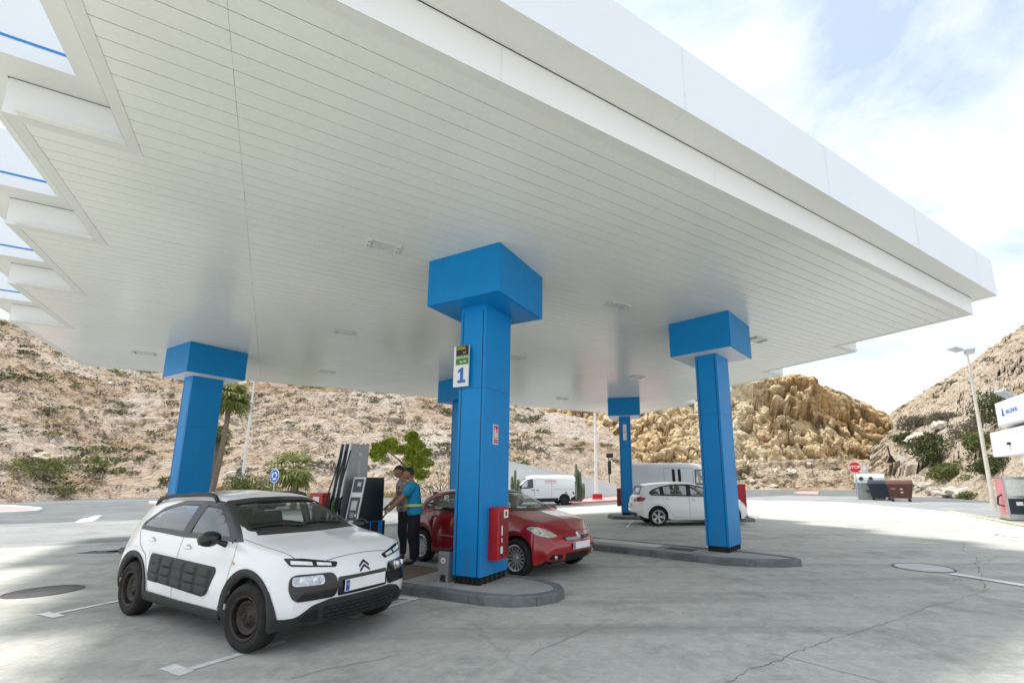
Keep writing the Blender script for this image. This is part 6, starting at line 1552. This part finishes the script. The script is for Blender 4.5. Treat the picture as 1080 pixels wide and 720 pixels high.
# local x along the front, local y = away from the forecourt? (left of fd)
ly = -1 if Vector((-fd.y, fd.x, 0)).dot(fn_) > 0 else 1
m = MB(); m.box((5, ly*1.6, 3.08), (10, 3.2, 1.05), bev=.02); m.build('canopy_slab', 'white_panel', shop)
m = MB(); m.box((7.2, ly*1.05, 1.3), (9.2, 2.0, 2.6)); m.build('wall', 'wall_white', shop)
m = MB(); m.box((4.4, ly*.55, 3.60), (7.0, .1, .3)); m.box((1.4, ly*.6, 3.55), (.08, .08, .3)); m.build('sign_bracket', 'slot_dark', shop)
m = MB(); m.box((4.7, ly*.45, 4.26), (7.2, .9, 1.0), bev=.012); m.mi = 1; m.box((4.7, -ly*.005, 3.84), (7.2, .02, .05)); sg = m.build('sign_box', ['sign_white', 'seam_grey'], shop)
def sgtx(s_, sz, x, z, mn): return text_obj('lettering', s_, sz, Matrix.Translation((x, -ly*.003, z)) @ Matrix(((1, 0, 0, 0), (0, 0, -1, 0), (0, 1, 0, 0), (0, 0, 0, 1))) if ly == 1 else Matrix.Translation((x, .003, z)) @ Matrix(((-1, 0, 0, 0), (0, 0, 1, 0), (0, 1, 0, 0), (0, 0, 0, 1))), mn, sg, .004)
sgtx('BALLENOIL', .215, 2.62, 4.28, 'sign_blue')
m = MB()
for dx, dz, r in ((1.78, 4.33, .075), (1.73, 4.22, .06), (1.83, 4.20, .06), (1.75, 4.43, .045)):
    M = Matrix.Translation((dx, -ly*.004, dz)) @ Matrix.Rotation(pi/2*ly, 4, 'X'); m.lathe([(0, .006), (r, .006), (r, 0)], M, 18)
m.build('emblem', 'sign_blue', sg)
m = MB(); m.box((1.9, -ly*.03, 3.02), (.16, .1, .10), bev=.01); m.build('camera', 'black_base', shop)
wm = thing('service_machine', 'grey self-service machine with pink front and blue side panel, at the right edge', 'machine', (18.50, 18.72, 0), atan2(fd.y, fd.x))
m = MB(); m.box((0, 0, .86), (.95, .7, 1.68), bev=.02); m.build('housing', 'steel', wm)
m = MB(); m.box((.478, 0, .55), (.006, .6, .6)); m.mi = 1; m.box((.482, .02, .66), (.004, .2, .14)); m.build('side_panel', ['bin_blue', 'sign_white'], wm)
m = MB(); m.box((0, -ly*.353, .92), (.86, .008, 1.4), bev=.003); m.build('front_panel', 'print_pink', wm); m = MB(); m.tube([(.1, -ly*.36, 1.0), (.15, -ly*.5, .9), (.05, -ly*.5, .6), (.2, -ly*.36, .55)], .035, 8); m.build('hose', 'black_base', wm, 60)
m = MB(); m.box((.478, 0, 1.28), (.006, .58, .62), bev=.002); m.build('window', 'lamp_glass', wm); m = MB(); m.box((0, 0, .01), (1.0, .76, .04)); m.build('plinth', 'steel_dark', wm)
def lamp_post(label, base, h, heads, r=.09, mname='galv', lean=0):
    t = thing('lamp_post', label, 'lamp post', base); m = MB(); m.tube([(0, 0, 0), (0, 0, h*.5), (0, 0, h)], [r*1.25, r, r*.55], 12); m.build('pole', mname, t, 60); m = MB(); m.box((0, 0, .02), (.36, .36, .04)); m.tube([(0, 0, 0), (0, 0, .5)], r*1.5, 12); m.build('base', mname, t, 60)
    for d, z in heads:
        m = MB(); m.tube([(0, 0, z), (d[0]*.5, d[1]*.5, z+.03)], .03, 6); h_ = m.build('arm', mname, t, 60)
        m = MB(); M = Matrix.Translation((d[0], d[1], z)) @ Matrix.Rotation(atan2(d[1], d[0]), 4, 'Z') @ Matrix.Rotation(radians(-12), 4, 'Y'); m.box((0, 0, .05), (.62, .42, .13), M, .03); m.box((-.2, 0, .14), (.2, .25, .07), M, .01); m.mi = 1; m.box((.02, 0, -.022), (.5, .34, .02), M); m.build('flood_head', ['galv', 'lamp_glass'], t)
    return t
lp = gp(1049, 538); lamp_post('tall rusty white lamp post with two floodlight heads near the right edge', (lp.x, lp.y, 0), 8.75, [((-.75, -.15), 8.62), ((-.55, -.75), 8.35)], .085, 'pole_rust')
q = at(1074, 425, 20.5); t = thing('floodlight', 'single floodlight on a thin post above the shop sign', 'floodlight', (q.x, q.y, 3.4)); m = MB(); m.tube([(0, 0, 0), (-.25, 0, 1.85)], .035, 8); m.build('post', 'steel_dark', t, 60); m = MB(); M = Matrix.Translation((-.48, 0, 2.02)) @ Matrix.Rotation(radians(28), 4, 'Y'); m.box((0, 0, 0), (.75, .45, .14), M, .03); m.build('head', 'galv', t)
q = at(254, 520, 46); lamp_post('thin white pole behind the leftmost blue column and the palms', (q.x, q.y, 0), 12.5, [((.6, 0), 12.4)], .12, 'pole_white')
q = at(629, 524, 41); lamp_post('thin white pole between the cactus and the small far blue column', (q.x, q.y, 0), 9.6, [((-.6, -.2), 9.5)], .13, 'pole_white')
t = at(643, 521, 52); t.z = 0; sp_ = thing('signal_post', 'thin post with a black signal box left of the small far blue column', 'signal', t); m = MB(); m.tube([(0, 0, 0), (0, 0, 4.2)], .06, 8); m.build('post', 'steel_dark', sp_, 60); m = MB(); m.box((.05, -.1, 3.0), (.36, .3, 1.5), bev=.04); m.build('box', 'black_base', sp_); m = MB(); m.box((.1, -.1, 4.35), (.75, .4, .5), Matrix.Rotation(.0, 4, 'Y'), .05); m.build('head', 'black_base', sp_)
# roundabout sign
q = at(289.5, 501.5, 21.5); rs = thing('road_sign', 'round blue roundabout sign with three white arrows behind the white crossover car', 'road sign', (q.x, q.y, 0), -.45)
m = MB(); m.tube([(0, .04, 0), (0, .04, q.z+.2)], .035, 8); m.build('post', 'galv', rs, 60)
FM = Matrix.Translation((0, 0, q.z)) @ Matrix.Rotation(pi/2, 4, 'X')
m = MB(); m.lathe([(0, .0), (.325, 0), (.325, -.012), (0, -.012)], FM, 40); m.build('plate', 'sign_white', rs); m = MB(); m.lathe([(0, .003), (.295, .003), (.295, 0)], FM, 40); m.build('disc', 'sign_blue', rs)
m = MB()
for k in range(3):
    a0 = 2*pi*k/3+.3
    pts = [(cos(a0+j*.1)*r, sin(a0+j*.1)*r) for r, js in ((.19, range(0, 13)), (.125, range(12, -1, -1))) for j in js]
    m.prism(pts, lambda a, b, h: FM @ Vector((a, b, h)), .0035, .006); e = a0-.02; hd = [(cos(e)*.235, sin(e)*.235), (cos(e-.55)*.16, sin(e-.55)*.16), (cos(e)*.085, sin(e)*.085)]; m.prism(hd, lambda a, b, h: FM @ Vector((a, b, h)), .0035, .006)
m.build('arrows', 'sign_white', rs)
# stop sign, small sign, bins
q = at(901.5, 492.5, 37); ss = thing('stop_sign', 'red octagonal STOP sign above the grey recycling container', 'road sign', (q.x, q.y, 0), -.55)
m = MB(); m.tube([(0, .05, 0), (0, .05, q.z+.3)], .04, 8); m.build('post', 'galv', ss, 60)
oc = lambda r: [(r*cos(pi/8+k*pi/4), r*sin(pi/8+k*pi/4)) for k in range(8)]
m = MB(); m.prism(oc(.46), lambda a, b, h: Vector((a, -h, q.z+b)), 0, .015); m.build('plate', 'sign_white', ss); m = MB(); m.prism(oc(.43), lambda a, b, h: Vector((a, -h, q.z+b)), .016, .02); m.build('face', 'sign_red', ss)
text_obj('lettering', 'STOP', .33, frame((0, -.022, q.z), (1, 0, 0), (0, 0, 1)), 'sign_white', ss, .002)
q = at(912, 495, 41); s2 = thing('road_sign', 'small faded white sign right of the STOP sign', 'road sign', (q.x, q.y, 0), -.5); m = MB(); m.tube([(0, .03, 0), (0, .03, q.z+.35)], .03, 8); m.build('post', 'galv', s2, 60); m = MB(); m.box((0, 0, q.z), (.5, .02, .75), bev=.004); m.mi = 1; m.box((0, -.012, q.z+.1), (.2, .004, .2)); m.build('plate', ['cover_pale', 'sign_white'], s2)
def bin_body(m, w0, d0, w1, d1, z0, z1):
    a = [(-w0/2, -d0/2, z0), (w0/2, -d0/2, z0), (w0/2, d0/2, z0), (-w0/2, d0/2, z0)]; b = [(-w1/2, -d1/2, z1), (w1/2, -d1/2, z1), (w1/2, d1/2, z1), (-w1/2, d1/2, z1)]
    A = [m.bm.verts.new(p) for p in a]; B = [m.bm.verts.new(p) for p in b]; m._set([m.bm.faces.new(A[::-1]), m.bm.faces.new(B)]+[m.bm.faces.new([A[i], A[(i+1) % 4], B[(i+1) % 4], B[i]]) for i in range(4)])
bz = -.62
c = gp(913, 524.3); c = c*(38/c.y); c.z = 0; c.x += .7
g1 = thing('recycling_container', 'large grey recycling container with a pale domed lid and two round holes', 'recycling bin', (c.x-.2, c.y, 0), bz)
m = MB(); bin_body(m, 1.85, 1.25, 2.1, 1.5, .06, 1.30); m.box((0, 0, 1.32), (2.2, 1.6, .06), bev=.02); m.mi = 1; m.lathe([(0, .003), (.2, .003), (.2, 0)], frame((-.15, -.70, .72), (1, 0, 0), (0, .1, 1)), 12); m.build('body', ['bin_grey', 'steel_dark'], g1)
m = MB(); m.prism([(-.78, 1.35), (.78, 1.35), (.70, 1.75), (.45, 1.98), (0, 2.06), (-.45, 1.98), (-.70, 1.75)], lambda a, b, h: Vector((h, a, b)), -1.02, 1.02, bev=.05); ld = m.build('lid', 'bin_pale', g1)
m = MB()
for x in (-.55, .1): m.lathe([(0, .012), (.13, .012), (.15, .02), (.15, -.05)], Matrix.Translation((x, -.735, 1.68)) @ Matrix.Rotation(pi/2-.2, 4, 'X'), 20)
m.build('hole_rim', 'black_base', ld)
def wheelie(label, loc, rz, mname, lab2=True):
    t = thing('wheeled_bin', label, 'wheeled bin', loc, rz); m = MB(); bin_body(m, 1.25, .85, 1.55, 1.12, .24, 1.25); m.box((0, 0, 1.24), (1.62, 1.18, .08), bev=.02); m.build('body', mname, t)
    m = MB(); m.prism([(-.58, 1.28), (.58, 1.28), (.52, 1.42), (.2, 1.56), (-.2, 1.56), (-.52, 1.42)], lambda a, b, h: Vector((h, a, b)), -.79, .79, bev=.03); m.build('lid', mname, t)
    for x in (-.5, .5):
        for y in (-.32, .32): m = MB(); m.lathe([(0, -.04), (.1, -.04), (.1, .04), (0, .04)], Matrix.Translation((x, y, .1)) @ Matrix.Rotation(pi/2, 4, 'X'), 16); m.box((x, y, .2), (.06, .1, .12)); m.build('castor', 'black_base', t)
    for x in (-.82, .82): m = MB(); m.tube([(x, -.3, 1.15), (x, .3, 1.15)], .03, 8); m.build('grab_bar', 'black_base', t)
    if lab2: m = MB(); m.box((.08, -.515, .95), (.16, .006, .16)); m.box((.1, -.485, .70), (.14, .006, .14)); m.box((-.4, -.515, 1.0), (.3, .006, .16)); m.build('sticker', 'sign_white', t)
    return t
c = gp(930, 525); c = c*(36.2/c.y); wheelie('dark blue wheeled bin between the grey container and the brown bin', (c.x+.2, c.y+.3, 0), bz, 'bin_blue', False)
c = gp(944, 526.5); c = c*(34.2/c.y); wheelie('brown wheeled bin with white stickers at the right end of the bins', (c.x+.45, c.y, 0), bz, 'bin_brown')
# ================================================================= white ramp wall, cacti, red block, debris
a = at(538, 487, 46); b = at(650, 511, 46); wl = thing('ramp_wall', 'long white sloping ramp wall behind the small white van', 'wall', (a.x, a.y, 0)); m = MB()
L = b.x-a.x; m.prism([(-1.5, -.1), (L, -.1), (L, b.z), (-1.5, a.z+.3)], lambda p, q, h: Vector((p, h, q)), 0, .25, bev=.01); m.build('wall', 'wall_white', wl); m = MB(); m.prism([(-1.5, a.z+.3), (L, b.z), (L, b.z+.08), (-1.5, a.z+.38)], lambda p, q, h: Vector((p, h, q)), -.05, .30); m.build('coping', 'white_panel', wl)
def cactus(label, base, arms, h, r):
    t = thing('cactus', label, 'cactus', base); m = MB()
    for dx, dy, hh in arms:
        pts = [(dx*.3, dy*.3, 0), (dx, dy, .3), (dx*1.02, dy, hh*.6), (dx*1.02, dy, hh*.95), (dx*1.02, dy, hh)]; m.tube(pts, [r, r, r*1.05, r*.8, r*.3], 12)
    o = m.build('stem', 'cactus', t, 50); return t
q = at(608, 528, 33.5); q.z = .1; cactus('tall many-armed green cactus right of the small white van', q, [(0, 0, 2.7), (.28, .05, 2.1), (-.32, .1, 1.7), (.5, -.1, 1.3), (-.12, -.25, 1.9), (.15, .3, 2.3), (-.55, 0, 1.1)], 2.7, .12)
q = at(543, 522, 30); q.z = 0; cactus('slim cactus at the left end of the white ramp wall, beside the column marked 1', q, [(0, 0, 2.3), (.2, .1, 1.7), (-.2, .05, 1.9), (.3, -.1, 1.2)], 2.3, .10)
q = at(630, 526, 36.5); q.z = .12; rb = thing('red_block', 'small red block on the pink pavement right of the cactus', 'block', q); m = MB(); m.box((0, 0, .22), (.75, .4, .44), bev=.04); m.build('block', 'red_box', rb); m = MB(); m.box((0, 0, .02), (.85, .5, .05)); m.build('base', 'pink_paint', rb)
p = onpix(ptsR, 947, 489); db = thing('leaning_board', 'white board leaning on a dark post on the slope above the bins', 'board', p, -.4); m = MB(); m.box((.5, 0, .5), (1.5, .08, 1.3), Matrix.Rotation(.5, 4, 'Y')); m.build('board', 'sign_white', db); m = MB(); m.prism([(-1.3, 0), (-.1, 0), (-.75, 1.3)], lambda a, b, h: Vector((a, h, b)), -.1, .1); m.tube([(-.8, 0, 1), (-.9, 0, 2.3)], .1, 8); m.build('post', 'black_base', db)
st = thing('stone_wall', 'low crumbling stone wall on the slope right of the bins', 'wall', (0, 0, 0)); m = MB(); rnd = random.Random(31)
for k in range(60):
    f = k/60; px = 952+f*62; q = onpix(ptsR, px, 512+f*16) if k % 6 == 0 else q+Vector((.12, -.3, 0))
    m.ico(q+Vector((rnd.uniform(-.3, .3), rnd.uniform(-.3, .3), rnd.uniform(0, .5))), rnd.uniform(.25, .5), 2, (1.2, 1, .8), .25, 1.5)
m.build('stones', 'wall_stone', st)
# ================================================================= sky and sun
SUN = Vector((-.30, .05, .95)).normalized()
el = math.asin(SUN.z); az = atan2(SUN.x, SUN.y)
W = bpy.data.worlds.new("World"); S.world = W; W.use_nodes = True; nt = W.node_tree
for n in list(nt.nodes): nt.nodes.remove(n)
L = nt.links.new
out = nt.nodes.new('ShaderNodeOutputWorld'); bg = nd(nt, 'ShaderNodeBackground', Strength=.15)
sky = nt.nodes.new('ShaderNodeTexSky'); sky.sky_type = 'NISHITA'; sky.sun_disc = False; sky.sun_elevation = el; sky.sun_rotation = az; sky.air_density = 1.3; sky.dust_density = 2.5; sky.ozone_density = 1.6
tc = nt.nodes.new('ShaderNodeTexCoord'); sx = nt.nodes.new('ShaderNodeSeparateXYZ'); L(tc.outputs['Generated'], sx.inputs[0])
zz = nd(nt, 'ShaderNodeMath', _operation='ADD'); zz.inputs[1].default_value = .22; L(sx.outputs['Z'], zz.inputs[0])
zm = nd(nt, 'ShaderNodeMath', _operation='MAXIMUM'); zm.inputs[1].default_value = .08; L(zz.outputs[0], zm.inputs[0])
dv = nd(nt, 'ShaderNodeVectorMath', _operation='DIVIDE'); L(tc.outputs['Generated'], dv.inputs[0]); cb = nt.nodes.new('ShaderNodeCombineXYZ'); 
for i in range(3): L(zm.outputs[0], cb.inputs[i])
L(cb.outputs[0], dv.inputs[1])
n1 = nd(nt, 'ShaderNodeTexNoise', Scale=1.9, Detail=9., Roughness=.6); n1.inputs['Distortion'].default_value = .35; mp = nt.nodes.new('ShaderNodeMapping'); mp.inputs['Location'].default_value = (2.6, 1.2, 0); L(dv.outputs[0], mp.inputs['Vector']); L(mp.outputs[0], n1.inputs['Vector'])
r1 = nt.nodes.new('ShaderNodeValToRGB'); r1.color_ramp.elements[0].position = .36; r1.color_ramp.elements[0].color = (.36, .36, .36, 1); r1.color_ramp.elements[1].position = .66; r1.color_ramp.elements[1].color = (1, 1, 1, 1); L(n1.outputs['Fac'], r1.inputs[0])
mx = nd(nt, 'ShaderNodeMix', _data_type='RGBA'); tn = nd(nt, 'ShaderNodeMix', _data_type='RGBA', _blend_type='MULTIPLY'); tn.inputs[0].default_value = 1; tn.inputs[7].default_value = (.95, 1.24, 1.32, 1); L(sky.outputs[0], tn.inputs[6]); L(r1.outputs[0], mx.inputs[0]); L(tn.outputs[2], mx.inputs[6]); mx.inputs[7].default_value = (9.2, 9.35, 9.4, 1)
hz = nt.nodes.new('ShaderNodeMapRange'); hz.inputs['From Min'].default_value = 0.; hz.inputs['From Max'].default_value = .36; hz.inputs['To Min'].default_value = .92; hz.inputs['To Max'].default_value = 0; L(sx.outputs['Z'], hz.inputs['Value'])
m2 = nd(nt, 'ShaderNodeMix', _data_type='RGBA'); L(hz.outputs[0], m2.inputs[0]); L(mx.outputs[2], m2.inputs[6]); m2.inputs[7].default_value = (8.2, 8.5, 8.6, 1)
L(m2.outputs[2], bg.inputs[0]); L(bg.outputs[0], out.inputs[0])
sl = bpy.data.lights.new('sun', 'SUN'); sl.energy = 5.0; sl.angle = radians(7); sl.color = (1, .96, .89); so = bpy.data.objects.new('sun', sl); C.objects.link(so); so.rotation_euler = SUN.to_track_quat('Z', 'Y').to_euler(); so.location = (0, 0, 60)
S.view_settings.view_transform = 'Standard'; S.view_settings.look = 'None'; S.view_settings.exposure = 0; S.view_settings.gamma = 1
S.render.engine = 'CYCLES'; S.render.resolution_x = 1024; S.render.resolution_y = 682
S.cycles.max_bounces = 8; S.cycles.transparent_max_bounces = 16
